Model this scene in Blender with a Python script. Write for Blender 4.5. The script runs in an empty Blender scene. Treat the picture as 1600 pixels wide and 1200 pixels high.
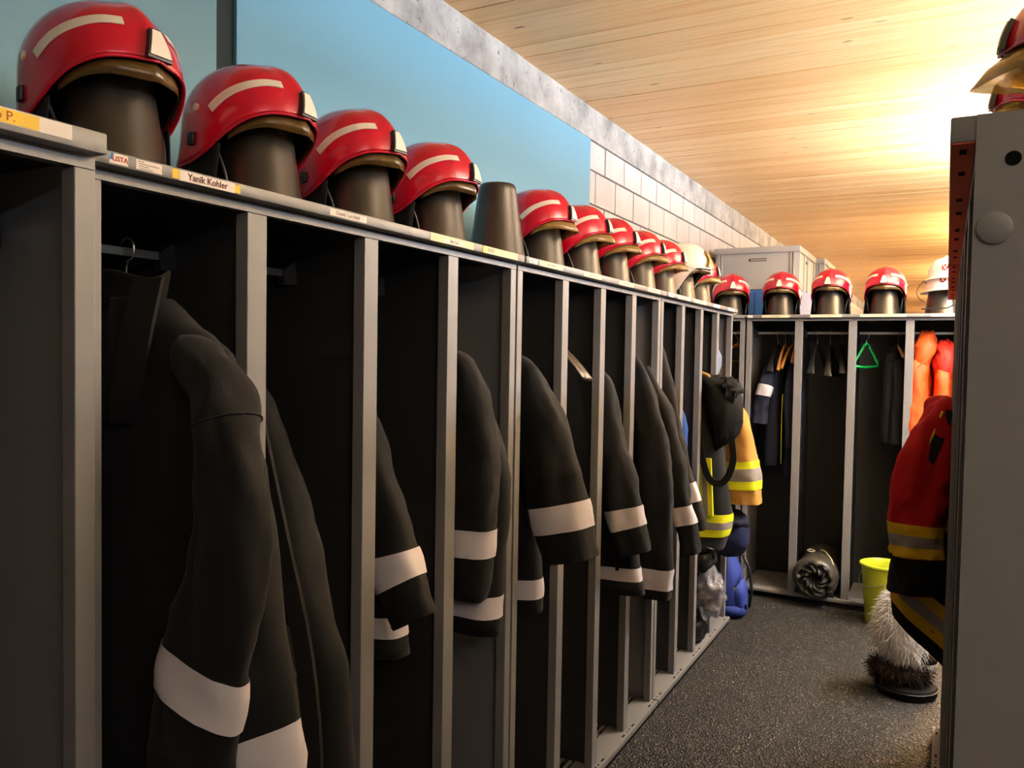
import bpy, bmesh, math, random
from mathutils import Vector, Matrix, noise
random.seed(7)
S = bpy.context.scene
C = S.collection
PI = math.pi
rad = math.radians

# ------------------------------------------------------------------ camera
cam = bpy.data.cameras.new('camera'); camo = bpy.data.objects.new('camera', cam); C.objects.link(camo)
cam.sensor_fit = 'HORIZONTAL'; cam.sensor_width = 36.0; cam.lens = 36.0 * 1264.8 / 1600.0
cam.clip_start = 0.02; cam.clip_end = 100
rt = Vector((0.88080861, 0.47317888, 0.01667148)); up = Vector((-0.0314746, 0.02338321, 0.99923099)); fw = Vector((-0.47242517, 0.88065599, -0.03548925))
m = Matrix((rt, up, -fw)).transposed().to_4x4(); m.translation = (0, 0, 1.5794)
camo.matrix_world = m
S.camera = camo
# ------------------------------------------------------------------ world, exposure
w = bpy.data.worlds.new('world'); S.world = w; w.use_nodes = True
w.node_tree.nodes['Background'].inputs[0].default_value = (0.8, 0.85, 1.0, 1); w.node_tree.nodes['Background'].inputs[1].default_value = 0.3
S.view_settings.view_transform = 'Standard'; S.view_settings.look = 'None'
S.view_settings.gamma = 1; S.view_settings.use_curve_mapping = False; S.view_settings.exposure = 1.13
S.cycles.use_denoising = True
# ------------------------------------------------------------------ lamps (hung over the right-hand lockers and down the hall)
LAMPS = [(1.25, -.6, 2.36, .12), (1.25, 2.4, 2.36, 1.0), (0.8, 5.0, 2.36, 1.05), (1.1, 8.6, 2.36, 1.3), (1.1, 12.6, 2.36, 1.5), (1.1, 17.0, 2.36, 1.4), (1.1, 22.0, 2.36, 1.2)]
LAMP_DOWN, LAMP_SIDE, LAMP_UP = 28.0, 12.0, 165.0
LAMP_COL = (0.83, 0.94, 1.08)          # cool white tubes near the lockers
LAMP_WARM = (1.0, 0.74, 0.48)          # warmer tubes far down the hall
LAMP_OBJ = []
def area_light(name, loc, sx, sy, power, rot, col):
    l = bpy.data.lights.new(name, 'AREA'); l.shape = 'RECTANGLE'; l.size = sx; l.size_y = sy; l.energy = power; l.color = col
    o = bpy.data.objects.new(name, l); C.objects.link(o); o.location = loc; o.rotation_euler = rot
    return o
for (x, y, z, k) in LAMPS:
    col = LAMP_WARM if y > 8 else LAMP_COL
    LAMP_OBJ.append((area_light('lamp_light', (x, y, z - .045), .16, 1.35, LAMP_DOWN * k, (0, 0, 0), col),
                     area_light('lamp_light', (x - .05, y, z), .08, 1.35, LAMP_SIDE * k, (0, PI / 2, 0), col),
                     area_light('lamp_light', (x, y, z + .045), .10, 1.35, LAMP_UP * k, (PI, 0, 0), col)))

# ------------------------------------------------------------------ materials
def rgb(h):
    h = h.lstrip('#'); v = [int(h[i:i+2], 16) / 255 for i in (0, 2, 4)]
    return tuple(c / 12.92 if c <= .04045 else ((c + .055) / 1.055) ** 2.4 for c in v)
class NT:
    def __init__(s, name):
        s.m = bpy.data.materials.new(name); s.m.use_nodes = True; s.t = s.m.node_tree; s.b = s.t.nodes['Principled BSDF']
    def n(s, typ, **kw):
        o = s.t.nodes.new(typ)
        for k, v in kw.items(): setattr(o, k, v)
        return o
    def l(s, a, b): s.t.links.new(a, b)
    def coord(s, scale=(1, 1, 1), obj=True, rnd=False):
        tc = s.n('ShaderNodeTexCoord'); mp = s.n('ShaderNodeMapping'); mp.inputs['Scale'].default_value = scale
        s.l(tc.outputs['Object'], mp.inputs['Vector'])
        if rnd:
            oi = s.n('ShaderNodeObjectInfo'); mu = s.n('ShaderNodeMath', operation='MULTIPLY'); mu.inputs[1].default_value = 37.0
            s.l(oi.outputs['Random'], mu.inputs[0]); s.l(mu.outputs[0], mp.inputs['Location'])
        return mp.outputs['Vector']
    def noise(s, vec, scale, detail=4, rough=.55):
        o = s.n('ShaderNodeTexNoise'); o.inputs['Scale'].default_value = scale; o.inputs['Detail'].default_value = detail; o.inputs['Roughness'].default_value = rough
        s.l(vec, o.inputs['Vector']); return o.outputs['Fac']
    def ramp(s, fac, stops):
        r = s.n('ShaderNodeValToRGB'); e = r.color_ramp.elements
        while len(e) < len(stops): e.new(.5)
        for i, (p, c) in enumerate(stops): e[i].position = p; e[i].color = (*c, 1)
        s.l(fac, r.inputs[0]); return r.outputs[0]
    def mix(s, fac, a, b, mode='MIX'):
        o = s.n('ShaderNodeMix', data_type='RGBA', blend_type=mode)
        for sock, v in ((o.inputs[0], fac), (o.inputs[6], a), (o.inputs[7], b)):
            if isinstance(v, (int, float)): sock.default_value = v
            elif isinstance(v, tuple): sock.default_value = (*v, 1)
            else: s.l(v, sock)
        return o.outputs[2]
    def bump(s, h, strength, dist=.01):
        o = s.n('ShaderNodeBump'); o.inputs['Strength'].default_value = strength; o.inputs['Distance'].default_value = dist
        s.l(h, o.inputs['Height']); s.l(o.outputs[0], s.b.inputs['Normal'])
    def done(s, col=None, rough=.5, metal=0., spec=.5, **kw):
        if col is not None:
            if isinstance(col, tuple): s.b.inputs['Base Color'].default_value = (*col, 1)
            else: s.l(col, s.b.inputs['Base Color'])
        s.b.inputs['Roughness'].default_value = rough; s.b.inputs['Metallic'].default_value = metal; s.b.inputs['Specular IOR Level'].default_value = spec
        for k, v in kw.items(): s.b.inputs[k].default_value = v
        return s.m
def mat(name, col, rough=.5, metal=0., spec=.5, var=.12, vscale=12, bump=0., bscale=200, **kw):
    t = NT(name); v = t.coord()
    c = t.mix(t.noise(v, vscale), tuple(x * (1 - var) for x in col), tuple(min(1, x * (1 + var)) for x in col))
    if bump: t.bump(t.noise(v, bscale, 2), bump, .002)
    return t.done(c, rough, metal, spec, **kw)
M = {}
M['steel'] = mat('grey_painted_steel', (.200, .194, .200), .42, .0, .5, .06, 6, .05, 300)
M['steel_shade'] = mat('grey_painted_steel_shaded', (.025, .0245, .0235), .5, .0, .4, .06, 6)  # same grey steel, darkened to stand for the shade inside the lockers
M['red_bounce'] = mat('painted_red_bounce', rgb('#e0522a'), .45, 0, .5, .08, 20)  # colour imitates red light bounced up from the jackets
M['hole'] = mat('black_recess', (.004, .004, .004), .9, 0, .1)
M['chrome'] = mat('bare_metal', (.45, .44, .42), .3, .9, .5, .05)
M['zinc'] = mat('galvanised_bar', (.42, .41, .39), .38, .6, .5, .1, 30)
M['black'] = mat('black_plastic', (.010, .010, .010), .4, 0, .5)
M['blackcloth'] = mat('black_cloth', (.0065, .0065, .007), .85, 0, .25, .3, 40, .3, 500)
M['cone'] = mat('charcoal_plastic_cone', (.080, .069, .058), .34, .8, .5, .1, 20, .06, 400)
M['red'] = mat('red_helmet_gloss', rgb('#c8062a'), .22, 0, .5, .10, 14, **{'Coat Weight': .4, 'Coat Roughness': .12})
M['cream'] = mat('cream_helmet_gloss', rgb('#efe4d2'), .25, 0, .5, .04)
M['white'] = mat('white_helmet_gloss', rgb('#f4efe6'), .2, 0, .5, .03)
M['stripe'] = mat('reflective_stripe', rgb('#e6d8c4'), .5, 0, .5, .05)
M['visor'] = mat('amber_visor', rgb('#6b4f26'), .18, 0, .5, .1, 8, **{'Alpha': .86, 'Transmission Weight': .25})
M['visor_tan'] = mat('tan_amber_visor', rgb('#a67f42'), .18, 0, .5, .08, 8, **{'Alpha': .85, 'Transmission Weight': .25})
M['visor_clear'] = mat('yellow_amber_visor', rgb('#b88a20'), .12, 0, .5, .06, 8, **{'Alpha': .75, 'Transmission Weight': .4})
M['gold'] = mat('gold_plate', rgb('#b9945a'), .35, .3, .5)
M['paper'] = mat('white_paper_label', rgb('#efe3da'), .6, 0, .3, .03)
M['tape'] = mat('cream_masking_tape', rgb('#e9dcb4'), .65, 0, .3, .06)
M['yellow_tape'] = mat('yellow_tape', rgb('#f0c41c'), .5, 0, .4, .05)
M['ink'] = mat('dark_red_ink', rgb('#5a2020'), .7, 0, .2)
M['greyink'] = mat('faded_grey_ink', rgb('#8f8780'), .7, 0, .2)
M['blueink'] = mat('blue_ink', rgb('#3a6ea8'), .6, 0, .2)
M['orangeink'] = mat('orange_ink', rgb('#c0562a'), .6, 0, .2)
M['refl'] = mat('pale_reflective_tape', rgb('#dcd4dc'), .55, 0, .5, .06, 30)
M['hiviz'] = mat('neon_yellow_tape', rgb('#e6e81c'), .6, 0, .4, .05)
M['oldyellow'] = mat('ochre_yellow_tape', rgb('#cfa814'), .7, 0, .3, .08)
M['silvertape'] = mat('grey_silver_tape', rgb('#8f8784'), .5, 0, .4, .06)
M['tan'] = mat('tan_aramid_cloth', rgb('#b98746'), .85, 0, .2, .1, 30, .25, 300)
M['orange'] = mat('orange_rain_cloth', rgb('#dc521c'), .6, 0, .3, .08, 20, .15, 120)
M['redorange'] = mat('scarlet_rain_cloth', rgb('#cc2c20'), .6, 0, .3, .08)
M['redcloth'] = mat('crimson_cloth', rgb('#a81016'), .8, 0, .2, .15, 25, .25, 250)
M['lining'] = mat('brown_satin_lining', (.035, .024, .022), .35, 0, .5, .3, 30)
M['wood'] = mat('hanger_wood', rgb('#c98a4a'), .45, 0, .4, .15, 40)
M['darkwood'] = mat('dark_hanger_wood', rgb('#3e2e25'), .4, 0, .5, .15, 40)
M['green'] = mat('green_plastic', rgb('#12b054'), .35, 0, .5, .05)
M['lime'] = mat('lime_plastic', rgb('#b9bf28'), .38, 0, .5, .05, 6)
M['olive'] = mat('olive_ripstop', (.040, .034, .026), .42, 0, .5, .15, 30)
M['cord'] = mat('cream_cord', rgb('#cfc6a4'), .8)
M['crate'] = mat('grey_crate_plastic', rgb('#a4a4a2'), .5, 0, .4, .04, 4)
M['bluebox'] = mat('blue_painted_metal', rgb('#2f66b4'), .5, 0, .4, .05, 5)
M['bluebag'] = mat('royal_blue_nylon', rgb('#2d3f94'), .7, 0, .3, .12, 30, .3, 300)
M['navybag'] = mat('navy_nylon', rgb('#141c44'), .75, 0, .3, .2, 30, .3, 300)
M['navy'] = mat('navy_cloth', (.014, .017, .034), .85, 0, .2, .25, 40, .3, 400)
M['blue'] = mat('blue_cloth', rgb('#2a4a8c'), .8, 0, .2, .15, 30)
M['greyblue'] = mat('grey_blue_cloth', rgb('#6f7f96'), .8, 0, .2, .1)
M['furw'] = mat('white_fur', rgb('#ece8e8'), .8, 0, .2, .1, 30)
M['furd'] = mat('dark_brown_fur', rgb('#3c322c'), .8, 0, .2, .3, 30)
M['lampbody'] = mat('white_lamp_housing', rgb('#e8e6e0'), .4)
def m_fabric(name, col, col2):
    t = NT(name); v = t.coord(rnd=True)
    c = t.mix(t.noise(v, 9, 4), col, col2)
    t.bump(t.mix(.5, t.noise(v, 700, 1), t.noise(v, 38, 4)), .25, .006)
    t.b.inputs['Sheen Weight'].default_value = .06; t.b.inputs['Sheen Roughness'].default_value = .4
    return t.done(c, .8, 0, .25)
M['jacket'] = m_fabric('charcoal_jacket_cloth', (.0052, .0050, .0060), (.0098, .0092, .0106))
M['jacketblue'] = m_fabric('blue_black_jacket_cloth', (.0065, .0065, .008), (.012, .012, .015))
M['jacketbrown'] = m_fabric('brown_black_jacket_cloth', (.009, .0075, .0073), (.015, .0125, .012))
def m_plastic_bag():
    t = NT('clear_plastic_film'); v = t.coord(); t.bump(t.noise(v, 35, 4), .6, .02)
    return t.done(rgb('#d8d4da'), .12, 0, .7, **{'Transmission Weight': .55, 'Alpha': .75})
M['film'] = m_plastic_bag()
def m_emit(name, col, s):
    t = NT(name); t.b.inputs['Emission Color'].default_value = (*col, 1); t.b.inputs['Emission Strength'].default_value = s
    return t.done((.9, .9, .9), .4)
M['tube'] = m_emit('lit_tube', LAMP_COL, 6)
def m_wood():
    t = NT('pine_board'); v = t.coord((.35, 1.7, 9), rnd=True)
    g = t.noise(v, 5, 6, .6)
    c = t.ramp(g, [(.25, rgb('#dca667')), (.5, rgb('#eec58a')), (.75, rgb('#f5d6a4'))])
    oi = t.n('ShaderNodeObjectInfo')
    c = t.mix(t.ramp(oi.outputs['Random'], [(0, (.0,)*3), (1, (1,)*3)]), t.mix(1.0, c, (.90, .80, .70), 'MULTIPLY'), c)
    v2 = t.coord((1.5, .75, 7), rnd=True); vo = t.n('ShaderNodeTexVoronoi'); vo.inputs['Scale'].default_value = 1.9; t.l(v2, vo.inputs['Vector'])
    k = t.ramp(vo.outputs['Distance'], [(.05, (1,)*3), (.085, (0,)*3)])
    c = t.mix(k, c, rgb('#8a5a3a'))
    t.bump(g, .12, .003)
    return t.done(c, .36, 0, .45)
M['pine'] = m_wood()
def m_concrete():
    t = NT('rough_concrete'); v = t.coord()
    a = t.noise(v, 5, 7, .65); c = t.ramp(a, [(.30, rgb('#807e79')), (.47, rgb('#a4a19c')), (.62, rgb('#bcb8b2'))])
    p = t.noise(v, 45, 3); c = t.mix(t.ramp(p, [(.30, (1,)*3), (.36, (0,)*3)]), c, rgb('#6f6c66'))
    t.bump(p, .35, .01); return t.done(c, .85, 0, .2)
M['concrete'] = m_concrete()
def m_block():
    t = NT('white_painted_block'); v = t.coord(rnd=True); a = t.noise(v, 7, 5)
    c = t.ramp(a, [(.3, rgb('#bdb9b5')), (.65, rgb('#cbc7c3'))])
    p = t.noise(v, 60, 2); c = t.mix(t.ramp(p, [(.24, (1,)*3), (.28, (0,)*3)]), c, rgb('#7d7973'))
    t.bump(p, .25, .006); return t.done(c, .75, 0, .25)
M['block'] = m_block()
M['mortar'] = mat('grey_mortar', rgb('#66615b'), .9, 0, .2, .12, 40, .4, 200)
M['wallwhite'] = mat('white_wall_paint', rgb('#d8d2ca'), .8, 0, .2, .05, 3)
def m_brickwall():
    t = NT('white_block_wall_far'); tc = t.n('ShaderNodeTexCoord'); sp = t.n('ShaderNodeSeparateXYZ'); cb = t.n('ShaderNodeCombineXYZ')
    t.l(tc.outputs['Object'], sp.inputs[0]); t.l(sp.outputs['Y'], cb.inputs['X']); t.l(sp.outputs['Z'], cb.inputs['Y'])
    b = t.n('ShaderNodeTexBrick'); b.inputs['Scale'].default_value = 1; b.inputs['Brick Width'].default_value = .2885; b.inputs['Row Height'].default_value = .173; b.inputs['Mortar Size'].default_value = .004
    b.inputs['Color1'].default_value = (*rgb('#dcd8d2'), 1); b.inputs['Color2'].default_value = (*rgb('#d4cfc8'), 1); b.inputs['Mortar'].default_value = (*rgb('#8c867e'), 1)
    t.l(cb.outputs[0], b.inputs['Vector']); return t.done(b.outputs['Color'], .75, 0, .25)
M['farbrick'] = m_brickwall()
M['bluepanel'] = mat('blue_painted_board', rgb('#69a3bf'), .55, 0, .35, .04, 3, .08, 150)
M['bluepanel_shade'] = mat('blue_painted_board_shaded', rgb('#66919f'), .55, 0, .35, .04, 3, .08, 150)  # board blue greyed down so its colour carries the shade at the left
M['darkgap'] = mat('dark_grey_strip', rgb('#2c3638'), .8, 0, .2, .05)
def m_floor():
    t = NT('rubber_granule_floor'); v = t.coord()
    vo = t.n('ShaderNodeTexVoronoi'); vo.inputs['Scale'].default_value = 120; t.l(v, vo.inputs['Vector'])
    c = t.ramp(vo.outputs['Color'], [(.0, (.0015, .0015, .0015)), (.45, (.008, .0075, .007)), (.8, (.045, .040, .036)), (1.0, (.26, .22, .17))])
    vs = t.n('ShaderNodeTexVoronoi'); vs.inputs['Scale'].default_value = 55; t.l(v, vs.inputs['Vector'])
    c = t.mix(t.ramp(vs.outputs['Distance'], [(.06, (1,)*3), (.12, (0,)*3)]), c, (.22, .19, .15))
    c = t.mix(t.ramp(t.noise(v, 3, 5), [(.35, (0,)*3), (.7, (.55,)*3)]), c, (.012, .011, .010))
    t.bump(vo.outputs['Distance'], .9, .008); return t.done(c, .55, 0, .45)
M['floor'] = m_floor()

# ------------------------------------------------------------------ mesh helpers
class MB:
    def __init__(s): s.v = []; s.f = []
    def add(s, vs, fs):
        o = len(s.v); s.v += [tuple(p) for p in vs]; s.f += [tuple(i + o for i in f) for f in fs]; return s
    def box(s, x0, x1, y0, y1, z0, z1, b=0.):
        if b <= 0:
            vs = [(x, y, z) for z in (z0, z1) for y in (y0, y1) for x in (x0, x1)]
            return s.add(vs, [(0, 2, 3, 1), (4, 5, 7, 6), (0, 1, 5, 4), (2, 6, 7, 3), (0, 4, 6, 2), (1, 3, 7, 5)])
        bm = bmesh.new(); r = bmesh.ops.create_cube(bm, size=1)
        for v in bm.verts: v.co = ((x0 + x1) / 2 + v.co.x * (x1 - x0), (y0 + y1) / 2 + v.co.y * (y1 - y0), (z0 + z1) / 2 + v.co.z * (z1 - z0))
        bmesh.ops.bevel(bm, geom=bm.edges[:], offset=b, segments=2, affect='EDGES', profile=.5)
        bm.verts.index_update(); s.add([v.co[:] for v in bm.verts], [[v.index for v in f.verts] for f in bm.faces]); bm.free(); return s
    def rings(s, R, close=True, cap0=True, cap1=True):
        n = len(R[0]); o = len(s.v)
        for r in R: s.v += [tuple(p) for p in r]
        for i in range(len(R) - 1):
            for j in range(n if close else n - 1):
                a = o + i * n + j; b = o + i * n + (j + 1) % n
                s.f.append((a, b, b + n, a + n))
        if close and cap0: s.f.append(tuple(o + j for j in range(n))[::-1])
        if close and cap1: s.f.append(tuple(o + (len(R) - 1) * n + j for j in range(n)))
        return s
    def lathe(s, prof, n=24, c=(0, 0), cap0=True, cap1=True):
        return s.rings([[(c[0] + r * math.cos(2 * PI * j / n), c[1] + r * math.sin(2 * PI * j / n), z) for j in range(n)] for r, z in prof], True, cap0, cap1)
    def tube(s, P, r, n=8, caps=True):
        P = [Vector(p) for p in P]; R = []; ref = None
        for i, p in enumerate(P):
            t = (P[min(i + 1, len(P) - 1)] - P[max(i - 1, 0)]).normalized()
            if ref is None: ref = Vector((0, 0, 1)) if abs(t.z) < .9 else Vector((1, 0, 0))
            a = (ref - t * ref.dot(t)).normalized(); b = t.cross(a); ref = a
            rr = r[i] if isinstance(r, (list, tuple)) else r
            R.append([p + (a * math.cos(2 * PI * k / n) + b * math.sin(2 * PI * k / n)) * rr for k in range(n)])
        return s.rings(R, True, caps, caps)
    def mesh(s, name, material, smooth=False):
        me = bpy.data.meshes.new(name); me.from_pydata(s.v, [], s.f); me.materials.append(M[material])
        if smooth:
            for p in me.polygons: p.use_smooth = True
            if smooth != 'all': me.set_sharp_from_angle(angle=rad(smooth if smooth is not True else 40))
        me.update(); return me
def link(name, me, parent=None, loc=(0, 0, 0), rot=(0, 0, 0)):
    o = bpy.data.objects.new(name, me); C.objects.link(o); o.location = loc; o.rotation_euler = rot
    if parent: o.parent = parent
    return o
def part(name, mb, material, parent=None, smooth=False, loc=(0, 0, 0), rot=(0, 0, 0)):
    return link(name, mb.mesh(name, material, smooth), parent, loc, rot)
def tag(o, label, cat, group=None):
    o['label'] = label; o['category'] = cat
    if group: o['group'] = group
    return o
def thing(name, label, cat, loc=(0, 0, 0), rz=0, group=None):
    o = link(name, None, None, loc, (0, 0, rz)); o.empty_display_size = .1
    return tag(o, label, cat, group)
def struct(o): o['kind'] = 'structure'; return o
def copy_tree(o, parent=None):
    c = o.copy(); C.objects.link(c); c.parent = parent
    for ch in list(o.children): copy_tree(ch, c)
    return c
def dup(o, loc, rz, label, group=None):
    c = copy_tree(o); c.location = loc; c.rotation_euler = (0, 0, rz); c['label'] = label
    if group: c['group'] = group
    return c
def text_mesh(txt, size, material, bold=0.0):
    cu = bpy.data.curves.new('lettering', 'FONT'); cu.body = txt; cu.size = size; cu.align_x = 'CENTER'; cu.align_y = 'CENTER'; cu.extrude = .0002; cu.offset = bold; cu.resolution_u = 3
    ob = bpy.data.objects.new('lettering', cu); C.objects.link(ob)
    me = bpy.data.meshes.new_from_object(ob.evaluated_get(bpy.context.evaluated_depsgraph_get()))
    bpy.data.objects.remove(ob); bpy.data.curves.remove(cu)
    me.materials.clear(); me.materials.append(M[material]); return me
def lerp_rows(rows, t):
    n = len(rows) - 1; x = max(0, min(n - 1e-9, t * n)); i = int(x); f = x - i
    p0 = rows[max(i - 1, 0)]; p1 = rows[i]; p2 = rows[i + 1]; p3 = rows[min(i + 2, n)]
    return [.5 * ((2 * b) + (-a + c) * f + (2 * a - 5 * b + 4 * c - d) * f * f + (-a + 3 * b - 3 * c + d) * f ** 3) for a, b, c, d in zip(p0, p1, p2, p3)]

# ------------------------------------------------------------------ room
WX = -1.636; HC = 2.846; A = -1.1221
struct(part('floor', MB().box(WX - .2, 7.0, -4, 30, -.1, 0), 'floor'))
ceil = struct(part('ceiling', MB().box(WX - .2, 7.0, -4, 30, HC + .022, HC + .1), 'darkwood'))
pl_me = MB().box(WX - .02, 7.0, 0, 1, 0, .022).mesh('plank', 'pine')
y = .9; k = 0
while y < 26:
    wd = random.choice((.085, .10, .115, .13, .15)) if y < 14 else .16
    if len(ceil.children) >= 295: break
    g = random.choice((.002, .003, .008)) 
    link('plank', pl_me, ceil, (0, y, HC + random.choice((0, 0, .001, .002)))).scale = (1, wd - g, 1)
    y += wd
part('near_boarding', MB().box(WX, 7.0, -4, .9, HC, HC + .022), 'pine', ceil)
BZ = 2.69
wall = struct(part('wall_left', MB().box(WX - .2, WX - .006, -4, 12.0, 0, BZ), 'mortar'))
bl = {}
def block(y0, y1, z0, z1):
    key = (round(y1 - y0, 3), round(z1 - z0, 3))
    if key not in bl: bl[key] = MB().box(-.02, .006, 0, y1 - y0, 0, z1 - z0, .0025).mesh('block', 'block')
    link('block', bl[key], wall, (WX - .006 + random.uniform(-.001, .001), y0, z0))
j = .009
zr = [1.675, 1.848, 2.021, 2.194, 2.367, 2.540]
for r, z0 in enumerate(zr):
    z1 = min(z0 + .173, BZ) - j
    off = 4.065 if r % 2 == 1 else 3.935
    k = -2
    while off + k * .2885 < 11.95:
        y0 = off + k * .2885; y1 = y0 + .2885 - .011; k += 1
        if y1 < 3.62: continue
        block(y0, y1, z0, z1)
struct(part('wall_left_far', MB().box(WX - .2, WX, 12.0, 30, 0, BZ), 'farbrick')).name = 'wall_1'
struct(part('trim_1', MB().box(WX - .2, WX + .004, -4, 30, BZ - .003, HC + .022, .004), 'concrete'))
struct(part('wall_right', MB().box(7.0, 7.2, -4, 30, 0, HC + .1), 'wallwhite'))
struct(part('wall_back', MB().box(WX - .2, 7.2, -4.2, -4, 0, HC + .1), 'wallwhite'))
struct(part('wall_far', MB().box(WX - .2, 7.2, 30, 30.2, 0, HC + .1), 'wallwhite'))
# blue boards on the left wall
o = part('wall_board', MB().box(WX, WX + .016, 1.505, 3.82, 1.2, BZ - .012, .002), 'bluepanel')
tag(o, 'large light blue painted board on the left wall, ending at the white blocks', 'wall panel')
o = part('wall_board', MB().box(WX, WX + .012, -1.0, 1.445, 1.2, BZ - .012, .002), 'bluepanel_shade')
tag(o, 'blue painted board, darkened for shade, at the left edge, behind the nearest helmet', 'wall panel')
o = part('joint_strip', MB().box(WX, WX + .004, 1.445, 1.505, 1.2, BZ - .012), 'darkgap')
tag(o, 'dark vertical strip between the two blue wall boards', 'strip')

# ------------------------------------------------------------------ lockers
def locker(label, loc, rz, n=4, p=.335, wd=.0475, e=.0315, H=1.871, lip=.021, o=.0275, dep=.5, zt=.042, tray=.022, feet=False, red_bounce=False, group=None):
    L = thing('locker_unit', label, 'locker', loc, rz, group)
    Ht = H - lip - .0186; W = 2 * e + (n - 1) * p + (p - wd)
    lid = part('lid', MB().box(0, W, -o, dep, H - lip, H, .0025), 'steel', L, 30)
    if red_bounce: part('lid_red_bounce', MB().box(.002, W - .002, -o + .001, -.001, H - lip - .0012, H - lip + .001), 'red_bounce', L)['label'] = 'underside of the lid edge with red bounce light painted on'  # thin strip that carries the red bounce light as colour
    part('top_rail', MB().box(0, W, 0, .022, Ht, H - lip), 'steel', L)
    part('top_panel', MB().box(0, W, .022, dep, H - lip - .004, H - lip), 'steel_shade', L)
    xs = [(0, e)] + [(e + k * p - wd, e + k * p) for k in range(1, n)] + [(W - e, W)]
    pm = {}
    for (a, b) in xs:
        key = round(b - a, 4)
        if key not in pm: pm[key] = MB().box(0, b - a, 0, .03, zt, Ht - .0008, .0015).mesh('post', 'steel')
        link('post', pm[key], L, (a, 0, 0))
    dm = MB().box(-.002, .002, .028, dep, zt, H - lip).mesh('divider_panel', 'steel_shade')
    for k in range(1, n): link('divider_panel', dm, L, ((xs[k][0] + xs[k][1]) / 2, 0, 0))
    sm = MB().box(0, .0025, .03, dep, zt - tray, H - lip).mesh('side_panel', 'steel')
    link('side_panel', sm, L, (0, 0, 0)); link('side_panel', sm, L, (W - .0025, 0, 0))
    part('back_panel', MB().box(0, W, dep, dep + .003, zt - tray, H - lip), 'steel_shade', L)
    part('base_tray', MB().box(0, W, -o, .075, zt - tray, zt, .002), 'steel', L, 30)
    part('base_pan', MB().box(0, W, .075, dep, zt - tray, zt - .014), 'hole', L)
    hb = MB(); hz = zt + .0004
    for i, (a, b) in enumerate(xs):
        c = (a + b) / 2
        for d in ((-.055, .013), (.055, .013)):
            if 0 < c + d[0] < W: hb.box(c + d[0] - d[1], c + d[0] + d[1], -.016, -.009, hz - .001, hz)
        for d in (-.012, .012): hb.lathe([(.0045, hz - .001), (.0045, hz)], 8, (min(max(c + d, .008), W - .008), -.0125))
    part('slot_holes', hb, 'hole', L)
    if red_bounce:
        hb = MB(); hz = H - lip - .0018; x = W - .045; q = 0
        while x > .02:
            hb.box(x - .011, x + .011, -.017, -.009, hz - .0004, hz + .001); x -= (.13, .205)[q % 2]; q += 1
        part('slot_holes', hb, 'hole', L)
    for k in range(n):
        x0 = xs[k][1]; x1 = xs[k + 1][0]
        g = MB(); v = .085
        while v < dep - .01: g.box(x0 - .015, x1 + .015, v, v + .012, zt - .006, zt); v += .034
        for x in (x0 + .06, (x0 + x1) / 2, x1 - .06): g.box(x - .002, x + .002, .08, dep - .01, zt - .012, zt - .002)
        part('floor_grate', g, 'zinc', L)['kind'] = 'stuff'
        z = 1.762
        part('clothes_rail', MB().box(x0 - .018, x1 + .018, .245, .251, z - .008, z + .008, .001), 'zinc', L)
        for xx, s in ((x0 - .021, 1), (x1 + .021, -1)):
            b = MB(); b.add([(xx, .22, z + .03), (xx, .28, z + .03), (xx, .285, z - .028), (xx, .215, z - .028), (xx + s * .016, .24, z + .004), (xx + s * .016, .256, z + .004), (xx + s * .016, .258, z - .028), (xx + s * .016, .238, z - .028)],
                            [(0, 1, 2, 3), (4, 7, 6, 5), (0, 4, 5, 1), (1, 5, 6, 2), (2, 6, 7, 3), (3, 7, 4, 0)])
            part('rail_bracket', b, 'steel_shade', L)
    if feet:
        for xx in (.05, W - .05):
            for yy in (.04, dep - .06): part('foot', MB().box(xx - .025, xx + .025, yy - .02, yy + .02, 0, zt - tray), 'black', L)
    else:
        part('plinth', MB().box(.004, W - .004, -o + .006, dep, 0, zt - tray), 'hole', L)
    L['_W'] = W; L['_H'] = H; L['_lip'] = lip; L['_o'] = o
    return L
def lip_label(L, x, wdt, mat_, txt=None, size=.011, ink='ink', h=None, dz=0., scribble=False, t=.0006, tdx=0., bold=.0):
    H = L['_H']; lip = L['_lip']; o = L['_o']; h = h or lip * .8; zc = H - lip / 2 + dz
    q = part('name_label', MB().box(-wdt / 2, wdt / 2, -t, 0, -h / 2, h / 2), mat_, L, False, (x, -o - .0001, zc))
    if txt: link('lettering', text_mesh(txt, size, ink, bold), q, (tdx, -t - .0003, 0), (PI / 2, 0, 0))
    if scribble:
        b = MB(); x = -wdt * .18
        while x < wdt * .18:
            ww = random.uniform(.002, .006); b.box(x, x + ww, -t - .0003, -t, -h * .15, h * .12); x += ww + .002
        part('faded_lettering', b, 'greyink', q)
    return q
e = .0315; S2 = .7827 - e
U = 1.3665
G = 'grey steel open lockers'
L1 = locker('nearest grey open locker unit, cut off by the left edge of the photo', (A + .030, S2 - 1.349 - .006, 0), PI / 2, H=1.885, lip=.030, o=.028)
L2 = locker('grey open locker unit under the first helmets, holding the two nearest jackets', (A, S2, 0), PI / 2)
L3 = locker('grey open locker unit in the middle of the left row', (A, S2 + U, 0), PI / 2)
L4 = locker('grey open locker unit at the far end of the left row, with neon-banded coat', (A, S2 + 2 * U, 0), PI / 2)
YB = 5.5221; XB = -1.1554; PB = .3247
hb = dict(p=PB, H=1.8733, zt=.056, tray=.02, feet=True)
B1 = locker('grey open locker unit across the back holding orange rain jackets and hangers', (XB - e, YB, 0), 0, **hb)
B0 = locker('narrow grey locker in the back corner, mostly hidden by the left row', (XB - e - .012 - (2 * e + PB - .0475), YB, 0), 0, n=1, **hb)
XR = .0225
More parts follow.
